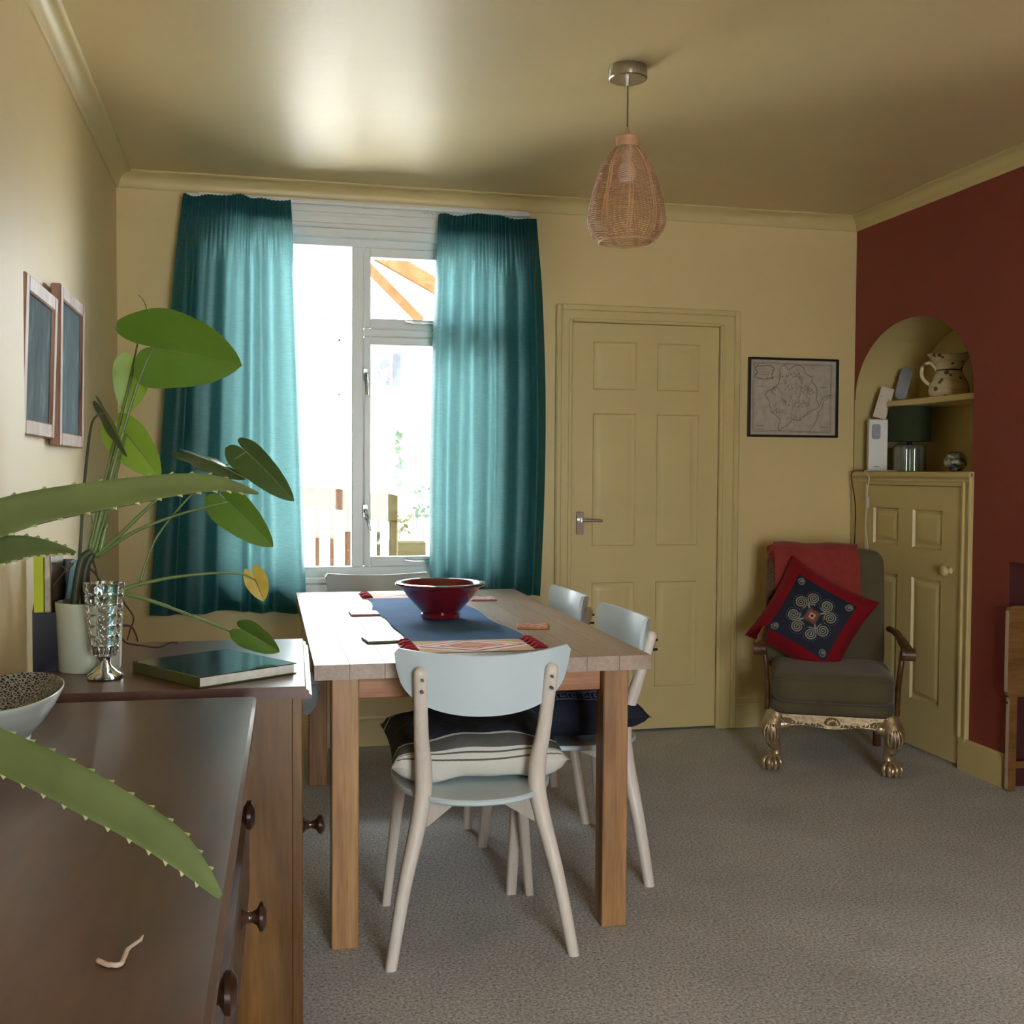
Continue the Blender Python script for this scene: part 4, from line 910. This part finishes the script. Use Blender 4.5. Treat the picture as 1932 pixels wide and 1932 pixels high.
# ------------------------------------------------------------------ folding table stored in the fireplace recess
M_BEECH = wood('beech_board', ['#6e4a26', '#8c6236', '#a07646'], 'x', 8, .1, .4); M_BEECHE = plain('pale_beech_edge', (.52, .38, .27, 1), .5)
ft = thing('folding_table', 'folded beech table standing in the red fireplace recess', 'folding table', (3.12, 3.855, 0))
def rb(w_, h, t, z0, name, mat):
    p = [(x, z+z0+h/2) for x, z in rrect(w_, h, 5, .06)]; o = MB().prism(p, -t/2, t/2, lambda a, b, hh: (a, hh, b)).build(name, mat, ft); return o
bo = rb(.385, .366, .020, .388, 'board', M_BEECH)
mb = MB(); mb.box(-.1935, -.1925, -.010, .010, .41, .735); mb.build('edge_band', M_BEECHE, bo)
for x in (-.145, .145):
    l = MB().box(x-.02, x+.02, .0135, .031, 0, .66, .003).build('leg', M_BEECH, ft); MB().box(x-.021, x-.0201, .0137, .031, .01, .38).build('edge_band', M_BEECHE, l)
    MB().tube([(x-.0212, .022, .36), (x-.024, .022, .36)], .005, 8).build('rivet', M_CHROME, l)
MB().box(-.125, .125, .016, .028, .09, .12, .003).build('stretcher', M_BEECH, ft)

# ------------------------------------------------------------------ things on the pine cupboard
CT = .8206
M_POT = plain('celadon_glazed_pot', (.50, .53, .42, 1), .35, var=.06, vs=10)
PC = Vector((-.368, 2.692, CT))
plant = thing('potted_monstera', 'leafy split-leaf houseplant with long stems in pale green pot', 'houseplant', PC)
MB().lathe([(.001, .0), (.066, 0), (.068, .004), (.0735, .150), (.0735, .156), (.069, .157), (.067, .13), (.001, .128)], 48).build('pot', M_POT, plant, 40)
MB().lathe([(.001, .1345), (.0665, .1335)], 32).build('soil', plain('dark_soil', (.03, .02, .013, 1), .95, var=.4, vs=60, bs=1, bscale=80, bd=.01), plant)
def leaf_mat(name, c1, c2, rough=.38, tr=.35):
    m, t, b_ = nt(name); v = coords(t); col = ramp(t, noise(t, v, 12, 4, .6), [(.3, c1), (.7, c2)]); t.links.new(col, b_.inputs['Base Color']); b_.inputs['Roughness'].default_value = rough
    tl = t.nodes.new('ShaderNodeBsdfTranslucent'); tl.inputs[0].default_value = (min(1, c2[0]*3.2), min(1, c2[1]*2.6), c2[2]*1.2, 1)
    mx = t.nodes.new('ShaderNodeMixShader'); mx.inputs[0].default_value = tr; t.links.new(b_.outputs[0], mx.inputs[1]); t.links.new(tl.outputs[0], mx.inputs[2]); t.links.new(mx.outputs[0], t.nodes['Material Output'].inputs[0]); return m
M_LEAF = leaf_mat('monstera_leaf', (.035, .085, .012, 1), (.06, .13, .02, 1)); M_LEAFD = leaf_mat('monstera_leaf_dark', (.022, .05, .014, 1), (.04, .08, .022, 1), .35, .15)
M_LEAFL = leaf_mat('monstera_leaf_light', (.07, .14, .02, 1), (.11, .20, .03, 1), .4, .5); M_LEAFY = leaf_mat('monstera_leaf_yellowing', (.20, .17, .03, 1), (.30, .24, .05, 1), .45, .4)
M_STEM = plain('green_petiole', (.12, .18, .05, 1), .4, var=.15); M_STEMD = plain('dark_stem', (.05, .06, .025, 1), .5, var=.2); M_ROOT = plain('brown_aerial_root', (.05, .025, .014, 1), .6, var=.3)
def mleaf(base, tip, hl, hr, N, mat, fold=.25, droop=.1, lobe=.22, Y0=2.70, Y1=2.70, lobe2=None):
    lobe2 = lobe if lobe2 is None else lobe2
    A = at(*base, Y0)-PC; T = at(*tip, Y1)-PC; al = T-A; N = Vector(N).normalized(); N = (N-al*(N.dot(al)/al.dot(al))).normalized(); sd = al.normalized().cross(N)
    pxm = Y0/CF*1.03; L = al.length
    TH = [0, 8, 18, 35, 55, 75, 95, 120, 145, 163, 174, 180]; RR = [1, .93, .83, .695, .605, .56, .535, .52, .50, .40, .22, .05]
    def f(u, v):
        th_ = 360*u-180; a_ = abs(th_); r = interp(TH, RR, a_)*v; x = r*cos(radians(a_)); y = r*sin(radians(a_))/.555
        if x < 0: x *= lobe/.25*(1 if th_ > 0 else lobe2/max(lobe, .01))
        hw = (hl if th_ > 0 else hr)*pxm*.98; sg = 1 if th_ > 0 else -1
        return A+al*x+sd*(-sg*y*hw)+N*(-fold*y*hw*(1.1-.45*y)-droop*L*(x-.3)**2+.05*hw*sin(9*x+2*sg)*y*y)
    lf = MB().grid(f, 72, 10, True).build('leaf', mat, plant, 180)
    mid = lambda t: A+al*t+N*(-droop*L*(t-.3)**2+.0006)
    mb = MB(); mb.tube([mid(.96*k/14) for k in range(15)], [.0019*(1-.8*k/14) for k in range(15)], 5); mb.build('midrib', M_STEM, lf, 180)
    return A
def stem(pts, r0, r1, mat, name='petiole', Ys=None):
    n = len(pts); Ys = Ys or [2.70]*n; Q = spline([at(p[0], p[1], Ys[i])-PC for i, p in enumerate(pts)], 7)
    MB().tube(Q, [lerp(r0, r1, i/(len(Q)-1)) for i in range(len(Q))], 8).build(name, mat, plant, 180)
mleaf((289, 655), (456, 688), 84, 74, (.10, -1, .30), M_LEAF, .16, .05, .30, 2.70, 2.66, .10)
mleaf((252, 692), (238, 782), 36, 34, (.3, -1, -.1), M_LEAFL, .2, .05, .16, 2.78, 2.78)
mleaf((238, 818), (303, 901), 34, 42, (.2, -1, .2), M_LEAFL, .25, .05, .25, 2.75, 2.72)
mleaf((197, 778), (243, 862), 30, 30, (.85, .16, -.25), M_LEAFD, .2, .05, .2, 2.6, 2.58)
mleaf((394, 868), (466, 902), 44, 44, (.05, -.22, 1), M_LEAFD, .25, .08, .5, 2.66, 2.64)
mleaf((464, 851), (556, 942), 30, 38, (.25, -1, .35), M_LEAFD, .3, .12, .15, 2.72, 2.66)
mleaf((430, 946), (516, 1031), 34, 42, (.2, -1, .25), M_LEAF, .3, .06, .18, 2.66, 2.62)
mleaf((481, 1093), (498, 1134), 24, 20, (.3, -1, .1), M_LEAFY, .15, .05, .35, 2.70, 2.69)
mleaf((463, 1192), (528, 1230), 32, 28, (.3, -.8, .55), M_LEAF, .35, .02, .2, 2.62, 2.60)
stem([(172, 1045), (214, 880), (258, 730), (289, 656)], .0055, .0022, M_STEM, Ys=[2.69, 2.69, 2.69, 2.70])
stem([(168, 1045), (205, 880), (240, 740), (264, 625)], .0060, .0018, M_STEM, Ys=[2.69, 2.72, 2.76, 2.78])
stem([(178, 1045), (208, 940), (238, 820)], .0055, .0025, M_STEM, Ys=[2.69, 2.72, 2.75])
stem([(150, 1060), (158, 930), (170, 815), (182, 785), (197, 779)], .004, .0018, M_STEMD, Ys=[2.69, 2.66, 2.62, 2.60, 2.60])
stem([(180, 1050), (230, 1005), (310, 930), (394, 868)], .0062, .002, M_STEM, Ys=[2.69, 2.68, 2.67, 2.66])
stem([(262, 1105), (298, 1010), (380, 915), (464, 852)], .003, .0016, M_STEM, Ys=[2.72, 2.72, 2.72, 2.72])
stem([(185, 1050), (250, 1005), (340, 970), (430, 946)], .005, .002, M_STEM, Ys=[2.69, 2.68, 2.67, 2.66])
stem([(222, 1118), (260, 1103), (350, 1086), (440, 1081), (481, 1094)], .0055, .0018, M_STEM, Ys=[2.70, 2.70, 2.70, 2.70, 2.70])
stem([(225, 1118), (280, 1132), (370, 1165), (442, 1193), (463, 1190)], .0055, .0016, M_STEM, Ys=[2.69, 2.68, 2.66, 2.63, 2.62])
stem([(180, 1138), (205, 1128), (232, 1117)], .009, .008, M_STEM, 'stem', [2.69, 2.70, 2.70])
stem([(140, 1145), (146, 1095), (155, 1055), (172, 1040)], .010, .008, M_STEMD, 'stem', [2.69]*4)
stem([(162, 1145), (158, 1100), (166, 1060), (185, 1035)], .010, .008, M_STEMD, 'stem', [2.70]*4)
stem([(190, 1040), (197, 1005), (205, 985)], .008, .002, M_STEM, 'new_shoot', [2.69]*3)
stem([(264, 628), (276, 590), (272, 570), (261, 556)], .0018, .0008, M_STEM, 'new_shoot', [2.78, 2.75, 2.74, 2.74])
stem([(180, 1000), (176, 985), (150, 1000), (140, 1030)][:2]+[(170, 950)], .004, .0015, M_STEM, 'new_shoot', [2.70]*3)
for pts in ([(138, 1062), (110, 1092), (83, 1126)], [(140, 1045), (110, 1045), (78, 1050)], [(132, 1078), (105, 1064), (74, 1066)], [(165, 1068), (182, 1085), (192, 1104)], [(172, 1050), (180, 1072), (186, 1100)], [(168, 1062), (168, 1085), (169, 1110)],
            [(205, 1098), (214, 1104), (236, 1140), (252, 1165), (245, 1190), (240, 1208)], [(232, 1180), (247, 1182), (256, 1196), (260, 1210)], [(226, 1200), (240, 1213), (270, 1218), (300, 1221), (322, 1212), (336, 1213)]):
    stem(pts, .0032, .0016, M_ROOT, 'aerial_root', [2.70]*len(pts) if pts[-1][1] < 1205 else [2.78, 2.79, 2.81, 2.83, 2.85, 2.86][:len(pts)])
# cut glass vase
m, t, b_ = nt('cut_glass'); b_.inputs['Transmission Weight'].default_value = 1; b_.inputs['Roughness'].default_value = .02; b_.inputs['IOR'].default_value = 1.45; b_.inputs['Base Color'].default_value = (.97, .99, .98, 1); M_CRYST = m
vz = atZ(198, 1279, CT); vs_ = thing('glass_vase', 'footed cut glass celery vase standing beside the plant pot', 'vase', (vz.x, vz.y, CT))
mb = MB(); NF, NR = 10, 7
def vasef(u, v):
    z = .050+.160*v; r = lerp(.026, .042, v**.85); cu_, cv_ = abs(sin(pi*u*NF)), abs(sin(pi*v*NR)) if v < .98 else .6
    r += .0042*(cu_**.4*cv_**.4)-.0016; a = 2*pi*u; return (r*cos(a), r*sin(a), z)
mb.grid(vasef, 120, 70, True)
mb.grid(lambda u, v: (lerp(.021, .0365, v**.85)*cos(2*pi*u), lerp(.021, .0365, v**.85)*sin(2*pi*u), .056+.154*v), 60, 6, True); mb.lathe([(.0365, .21), (.0415, .21)], 60); mb.lathe([(.001, .055), (.021, .056)], 40)
mb.lathe([(.001, .0), (.030, 0), (.038, .002), (.037, .008), (.026, .016), (.015, .026), (.011, .034), (.013, .042), (.022, .049), (.026, .050)], 40)
mb.build('body', M_CRYST, vs_, 50)
# hardback book
B1, B2, B3 = atZ(252, 1267, CT), atZ(378, 1299, CT), atZ(571, 1271, CT)
e1 = (B2-B1); e2 = (B3-B2); bl_, bwid = e1.length, e2.length*.97; an = atan2(e1.y, e1.x)
bk = thing('hardback_book', 'large olive spined hardback book lying on the pine cupboard', 'book', (B1.x, B1.y, CT), an)
m, t, b_ = nt('glossy_photo_cover'); t.links.new(ramp(t, noise(t, coords(t, (1, 4, 1), (0, 0, .5)), 9, 6, .7, .8), [(.35, (.012, .016, .014, 1)), (.55, (.05, .06, .055, 1)), (.7, (.16, .17, .16, 1))]), b_.inputs['Base Color']); b_.inputs['Roughness'].default_value = .12; M_COVER = m
M_SPINE = plain('olive_spine', (.075, .08, .018, 1), .4)
cv = MB().box(0, bl_, 0, bwid, .0215, .024, .0006).build('front_cover', M_COVER, bk); MB().box(0, bl_, 0, bwid, 0, .0025, .0006).build('back_cover', M_SPINE, bk)
MB().box(0, bl_, -.0025, 0, 0, .024, .0008).build('spine', M_SPINE, bk); MB().box(.004, bl_-.004, .001, bwid-.005, .0025, .0215).build('page_block', plain('page_edges', (.66, .64, .58, 1), .8, var=.1, vs=60), bk)
# black document holder with folders
hx0, hy0 = -.486, 2.668
hd = thing('magazine_holder', 'glossy black magazine holder against the chimney breast', 'magazine holder', (hx0, hy0, CT))
mb = MB(); W_, D_ = .068, .20
p = [(0, 0), (D_, 0), (D_, .24), (.10, .24), (0, .135)]
for x in (0, W_-.003): mb.prism(p, x, x+.003, lambda a, b, h: (h, a, b))
mb.box(.003, W_-.003, 0, .003, 0, .135); mb.box(.003, W_-.003, D_-.003, D_, 0, .24); mb.box(.003, W_-.003, .003, D_-.003, 0, .003); mb.build('body', plain('glossy_navy_black', (.016, .018, .028, 1), .18, coat=.4), hd)
fo = tag(MB().prism([(0, .004), (.17, .004), (.17, .262), (0, .262)], .0, .020, lambda a, b, h: (h-.03*(b-.26)*(1 if h > .01 else 0)*0, a+.004, b)).build('paper_folder', plain('lime_card', (.45, .50, .01, 1), .5), None, None, (hx0+.003, hy0, CT)), 'lime green paper folder upright in the black magazine holder', 'folder')
bo2 = thing('magazine', 'brown spined magazine upright in the black magazine holder', 'magazine', (hx0+.0245, hy0+.012, CT+.004))
MB().box(0, .012, 0, .17, 0, .262, .001).build('pages', plain('magazine_pages', (.42, .36, .28, 1), .6, var=.3, vs=40), bo2); MB().box(.012, .0135, 0, .17, 0, .262).build('cover', plain('brown_magazine_cover', (.14, .09, .05, 1), .35, var=.4, vs=25), bo2)

# ------------------------------------------------------------------ things on the long chest
NT = .8206
M_DISHO = plain('pale_celadon_outside', (.50, .58, .53, 1), .25, var=.04)
m, t, b_ = nt('scrolled_black_pattern'); vo = t.nodes.new('ShaderNodeTexVoronoi'); vo.feature = 'DISTANCE_TO_EDGE'; vo.inputs['Scale'].default_value = 170; t.links.new(coords(t), vo.inputs['Vector'])
t.links.new(ramp(t, vo.outputs['Distance'], [(.08, (.30, .29, .26, 1)), (.16, (.02, .02, .022, 1))]), b_.inputs['Base Color']); b_.inputs['Roughness'].default_value = .2; M_DISHI = m
dc = Vector((-.402, 2.0, NT)); dish = thing('patterned_dish', 'oval black patterned dish, pale outside, beside the chimney breast', 'dish', dc)
DA, DB = .083, .175
def dishf(prof):
    def f(u, v):
        a = 2*pi*u; i = v*(len(prof)-1); k = min(len(prof)-2, int(i)); r, z = lerp(prof[k][0], prof[k+1][0], i-k), lerp(prof[k][1], prof[k+1][1], i-k)
        return (DA*r*cos(a), DB*r*sin(a), z)
    return f
MB().grid(dishf([(.02, .006), (.35, .0), (.38, .0), (.40, .010), (.62, .030), (.84, .056), (1.0, .082), (1.005, .085), (.985, .086)]), 56, 24, True).build('outer_shell', M_DISHO, dish, 60)
MB().grid(dishf([(.985, .086), (.95, .080), (.7, .050), (.4, .030), (.02, .026)]), 56, 16, True).build('inner_glaze', M_DISHI, dish, 60)
tw = [(-.138, 1.085), (-.128, 1.068), (-.112, 1.082), (-.094, 1.125)]
T0 = [atZ(x, y, NT+.002) for x, y in ((184, 1812), (210, 1822), (228, 1820), (240, 1798), (270, 1776))]
tag(MB().tube([q+Vector((0, 0, [.0, .001, .0005, .003, .006][i//5 if i//5 < 5 else 4])) for i, q in enumerate(spline(T0, 5))], [.0026]*11+[.0024]*5+[.0018]*4+[.0008], 6).build('dried_twig', plain('bleached_twig', (.55, .42, .33, 1), .7), None, 180), 'small bleached forked twig lying on the dark chest', 'twig')
# aloe
M_ALOE = leaf_mat('aloe_leaf', (.08, .105, .036, 1), (.12, .155, .05, 1), .42, .12); M_ALOEP = plain('terracotta_pot', (.35, .13, .06, 1), .8)
AP = Vector((-.405, 1.20, NT)); aloe = thing('aloe_plant', 'aloe with long toothed leaves reaching over the dark chest', 'aloe', AP)
MB().lathe([(.001, 0), (.052, 0), (.056, .004), (.07, .10), (.076, .102), (.076, .125), (.070, .125), (.066, .104), (.001, .104)], 32).build('pot', M_ALOEP, aloe, 40)
MB().lathe([(.001, .11), (.067, .108)], 24).build('soil', plain('aloe_soil', (.03, .02, .013, 1), .95, var=.4, vs=60), aloe)
def aleaf(pts, ws, N, mat, teeth=20, thick=.34):
    P = spline([Vector(p)-AP for p in pts], 10); n = len(P); secs = []; edges = ([], [])
    ts = [i/(len(ws)-1) for i in range(len(ws))]
    for i, p in enumerate(P):
        d = (P[min(i+1, n-1)]-P[max(i-1, 0)]).normalized(); nn = Vector(N); nn = (nn-d*nn.dot(d)).normalized(); s = d.cross(nn); w_ = interp(ts, ws, i/(n-1))/2
        sec = []
        for a in range(14):
            q = 2*pi*a/14; x = cos(q); y = sin(q); dish_ = .30*w_*(x*x) ; sec.append(p+s*(w_*x)+nn*(w_*thick*y*(1.0 if y < 0 else .45)+dish_*.8))
        secs.append(sec); edges[0].append((p+s*w_+nn*(.24*w_), s, d, w_)); edges[1].append((p-s*w_+nn*(.24*w_), -s, d, w_))
    mb = MB(); mb.loft(secs); lf = mb.build('leaf', mat, aloe, 60)
    mb = MB()
    for E_ in edges:
        for k in range(teeth):
            t = (k+.5)/teeth*.93*(n-1); i = int(t); e, s, d, w_ = E_[i]; e2_ = E_[min(i+1, n-1)][0]; b = lerp(e, e2_, t-i); h = .0036
            q = [b-d*.003, b+d*.003, b+s*h+d*.0025]; nn = d.cross(s)*.001
            mb.add([q[0]-nn, q[1]-nn, q[0]+nn, q[1]+nn, q[2]], [(0, 1, 4), (2, 4, 3), (0, 4, 2), (1, 3, 4), (0, 2, 3, 1)])
    o = mb.build('teeth', M_TOOTH, lf); o['kind'] = 'stuff'
M_TOOTH = plain('pale_aloe_tooth', (.27, .29, .13, 1), .5)
crown = AP+Vector((0, 0, .115))
aleaf([crown, at(-160, 1090, 1.24), at(0, 983, 1.30), at(220, 935, 1.36), at(390, 914, 1.40), at(487, 931, 1.43)], [.05, .055, .050, .042, .029, .004], (.10, -.75, .65), M_ALOE)
aleaf([crown, at(-170, 1150, 1.22), at(-60, 1065, 1.27), at(30, 1037, 1.30), at(95, 1036, 1.32), at(143, 1042, 1.34)], [.05, .052, .047, .036, .022, .003], (.10, -.7, .7), M_ALOE, 16)
aleaf([crown+Vector((.01, -.01, -.005)), at(-150, 1385, 1.17), at(0, 1424, 1.15), at(160, 1500, 1.13), at(320, 1596, 1.12), at(416, 1692, 1.115)], [.046, .048, .046, .046, .038, .006], (.15, -.62, .75), M_ALOE)
aleaf([crown, AP+Vector((-.03, -.06, .22)), AP+Vector((-.045, -.14, .30)), AP+Vector((-.05, -.22, .34))], [.05, .045, .03, .004], (.3, .5, .8), M_ALOE, 14)
aleaf([crown, AP+Vector((-.02, .06, .22)), AP+Vector((-.04, .14, .30)), AP+Vector((-.045, .20, .36))], [.05, .045, .03, .004], (.3, -.5, .8), M_ALOE, 14)

# ------------------------------------------------------------------ bag hanging on the rear table leg
bgp = at(597, 1362, 3.9); bag = thing('plastic_bag', 'crumpled grey plastic bag hanging by the rear table leg', 'bag', (bgp.x-.01, 4.50, .30))
mb = MB(); rr = random.Random(4); nz = [[rr.uniform(-1, 1) for _ in range(24)] for _ in range(20)]
mb.grid(lambda u, v: ((.055+.006*nz[min(19, int(v*19))][int(u*24) % 24])*cos(2*pi*u)*max(.05, sin(pi*(.04+.92*v)))**.6, (.035+.005*nz[min(19, int(v*19))][int(u*24) % 24])*sin(2*pi*u)*max(.05, sin(pi*(.04+.92*v)))**.6, .17*v+.004*nz[min(19, int(v*19))][int(u*24) % 24]), 24, 19, True)
mb.build('sack', plain('grey_polythene', (.48, .52, .56, 1), .3, var=.25, vs=25), bag, 60)
mb = MB(); mb.tube(spline([(0, 0, .165), (-.02, .02, .26), (-.01, .03, .36)], 5), .003, 5); mb.build('handle', plain('grey_polythene_handle', (.30, .33, .36, 1), .3), bag)

# ------------------------------------------------------------------ the yard outside the window
struct(MB().box(-9, 12, YB+.125, 16, -.3, -.16).build('ground_yard', M_PATIO)); struct(MB().box(-9, 12, -14, YF-.105, -.3, -.16).build('ground_patio', M_PATIO))
M_RENDER = plain('white_render', (.72, .72, .71, 1), .8, var=.04)
yw = 8.4
yard = struct(MB().box(-2.2, 3.6, yw, yw+.15, -.16, 2.1).build('wall_yard', M_RENDER))
M_LINE = plain('grey_batten', (.03, .03, .033, 1), .7)
for (x0, y0, x1, y1) in ((640, 640, 640, 918), (556, 640, 641, 641), (556, 742, 641, 744), (556, 600, 664, 602), (556, 668, 600, 669)):
    a, b = at(x0, y0, yw-.012), at(x1, y1, yw-.012); MB().box(min(a.x, b.x)-.004, max(a.x, b.x)+.004, yw-.014, yw-.001, min(a.z, b.z)-.004, max(a.z, b.z)+.004).build('batten', M_LINE, yard)
M_GWOOD = wood('weathered_garden_wood', ['#36291f', '#40322a', '#493a30'], 'x', 9, .1, .9, 0, 0, 0, .0)
def garden_chair(label, px0, px1, pyt, pyb, Y, slats, rz, mat):
    a, b = at(px0, pyt, Y), at(px1, pyb, Y); w_, h = b.x-a.x, a.z-b.z; z1 = a.z; c = thing('garden_chair', label, 'garden chair', ((a.x+b.x)/2, Y, -.16), rz, 'wooden chairs in the yard')
    z1 += .16; zb = z1-h
    MB().grid(lambda u, v: (w_*(u-.5)*1.0, .03*(1-(2*u-1)**2)-.015, lerp(zb, z1, v)-.012*(2*u-1)**2), 16, 2)
    mb = MB(); mb.loft([[(w_*(u-.5), d, lerp(zb, z1, e)-.015*(2*u-1)**2) for d, e in ((0, 0), (.022, 0), (.022, 1), (0, 1))] for u in [k/12 for k in range(13)]]); mb.build('top_rail', mat, c)
    n = slats
    for k in range(n): x = w_*((k+.5)/n-.5); MB().box(x-.011, x+.011, .005, .022, .50, zb+.004, .002).build('slat', mat, c)
    MB().box(-w_/2, w_/2, -.42, .03, .46, .50, .006).build('seat', mat, c)
    for sx in (-1, 1):
        for yy in (-.38, .0): MB().box(sx*(w_/2-.02)-.018, sx*(w_/2-.02)+.018, yy, yy+.035, 0, .46 if yy < -.1 else zb+.005, .003).build('leg', mat, c)
    return c
garden_chair('pale wooden slat-back chair outside the left window pane', 500, 668, 920, 960, 6.15, 6, .0, M_GWOOD)
M_GWOOD2 = wood('mossy_garden_wood', ['#2b281a', '#322f22', '#383528'], 'x', 9, .1, .9, 0, 0, 0, .0)
garden_chair('mossy wooden chair outside the opening window pane', 676, 750, 930, 982, 6.6, 3, -.35, M_GWOOD2)
M_RAFT = wood('orange_pine_rafter', ['#42301f', '#4c3826', '#56412e'], 'x', 9, .1, .9, 0, 0, 0, .0)
for lab, p, q, wd in (('orange pine rafter high outside the small top pane', (700, 470), (830, 545), .10), ('lower split pine rafter end outside the top pane', (690, 500), (795, 607), .055)):
    A, B = at(*p, 7.2), at(*q, 7.6); d = (B-A).normalized(); s = Vector((0, 1, 0)); u = d.cross(s).normalized()*wd/2; s = s*.03
    tag(MB().loft([[o+u-s-A, o+u+s-A, o-u+s-A, o-u-s-A] for o in (A-d*.5 if wd > .08 else A, B)]).build('roof_rafter', M_RAFT, None, None, A), lab, 'rafter', 'lean-to rafters')
M_OLEAF = plain('yard_foliage', (.012, .035, .016, 1), .6, var=.3); M_YLEAF = plain('lime_foliage', (.035, .045, .006, 1), .6, var=.3)
M_TERR = plain('yard_terracotta', (.05, .022, .015, 1), .8, var=.2)
def bush(name, label, px, py, Y, w_, h, n, mat, base, seed):
    p = at(px, py, Y); c = thing(name, label, 'plant', (p.x, Y, -.16)); r = random.Random(seed); z0 = p.z+.16
    for k in range(n):
        o = Vector((r.uniform(-w_, w_)/2, r.uniform(-.05, .05), z0+r.uniform(-h, h)/2)); a, b = r.uniform(0, 6.28), r.uniform(-.6, .6); L = r.uniform(.018, .035); d = Vector((cos(a)*cos(b), .5*sin(a), sin(b)+.3)).normalized(); s = d.cross(Vector((.2, 1, .3))).normalized()
        MB().add([o-d*L, o+s*L*.45, o+d*L, o-s*L*.45], [(0, 1, 2, 3)]).build('leaf', mat, c)
    MB().tube(spline([(0, 0, base), (.01, 0, (base+z0)/2), (0, 0, z0+h/2)], 4), .004, 5).build('stem', M_OLEAF, c)
    return c
def pot_(label, px, py, Y, r, h):
    p = at(px, py, Y); tag(MB().lathe([(.001, 0), (r*.7, 0), (r, h*.9), (r*1.08, h*.9), (r*1.08, h), (r*.92, h), (r*.9, h*.85), (.001, h*.82)], 24).build('plant_pot', M_TERR, None, 40, (p.x, Y, p.z-h)), label, 'plant pot'); return p.z-h
pl_ = at(768, 1020, 7.4)
pk = thing('planter_box', 'low wooden planter outside the opening window pane', 'planter', (pl_.x, 7.4, -.16)); MB().box(-.11, .11, -.12, .12, 0, pl_.z+.16, .006).build('box', M_GWOOD2, pk); MB().box(-.10, .10, -.11, .11, pl_.z+.161, pl_.z+.165).build('soil', M_OLEAF, pk)
bush('yard_shrub', 'lime green shrub growing from the yard planter', 752, 985, 7.4, .16, .14, 34, M_YLEAF, pl_.z+.16, 1)
bush('yard_climber', 'green climbing plant on the white yard wall', 590, 845, 8.3, .16, .42, 30, M_OLEAF, 0, 2)
bush('yard_sapling', 'thin upright plant against the white wall, right pane', 752, 865, 8.2, .05, .42, 40, M_OLEAF, 0, 3)
bush('yard_fern', 'green fern outside near the teal curtain edge', 797, 945, 7.6, .12, .22, 26, M_OLEAF, 0, 4)
tb = thing('brick_pier', 'small red brick pier outside behind the slat-back chair', 'brick pier', (at(652, 1040, 7.0).x, 7.0, -.16))
for k in range(9): MB().box(-.055, .055, -.055, .055, .002+k*.083, .075+k*.083, .004).build('brick', plain('yard_brick', (.05, .014, .012, 1), .85), tb)
for x0, z1_ in ((.0, 0),): pass
M_BLUE = plain('blue_grey_banner', (.022, .03, .045, 1), .7, var=.5, vs=8)
a, b = at(700, 664, 8.35), at(757, 727, 8.35); ban = thing('hanging_banner', 'blue grey printed cloth hanging on the white yard wall', 'banner', (a.x, 8.36, b.z))
m, t, b_ = nt('blue_blotched_cloth'); t.links.new(ramp(t, noise(t, coords(t), 7, 4, .6, 1), [(.42, (.02, .028, .042, 1)), (.56, (.45, .46, .48, 1))]), b_.inputs['Base Color'])
MB().box(0, (b.x-a.x)*.62, 0, .01, 0, a.z-b.z).build('cloth', m, ban); MB().box((b.x-a.x)*.72, b.x-a.x, 0, .01, -.02, a.z-b.z).build('cloth', M_BLUE, ban)
MB().lathe([(.001, 0), (.018, .03), (.012, .05), (.018, .075), (.001, .11)], 8, ((b.x-a.x)*.62, -.03, .02)).build('pink_ornament', plain('pink_ornament', (.14, .015, .05, 1), .5), ban)
tr = thing('metal_trellis', 'dark bent wire trellis outside beside the right curtain', 'trellis', (at(785, 870, 7.8).x, 7.8, -.16)); O = Vector(tr.location)
for L in ([(812, 668), (786, 682), (785, 700)], [(812, 676), (790, 690)], [(808, 860), (790, 886), (783, 862)], [(812, 840), (795, 843)], [(810, 800), (790, 820)], [(785, 700), (786, 760), (784, 862), (786, 1010)]):
    MB().tube([at(x, y, 7.8)-O for x, y in L], .005, 5).build('wire', M_LINE, tr)
for x in (-.02, .1): MB().tube([(x, 0, 0), (x, 0, 1.2)], .005, 5).build('post', M_LINE, tr)
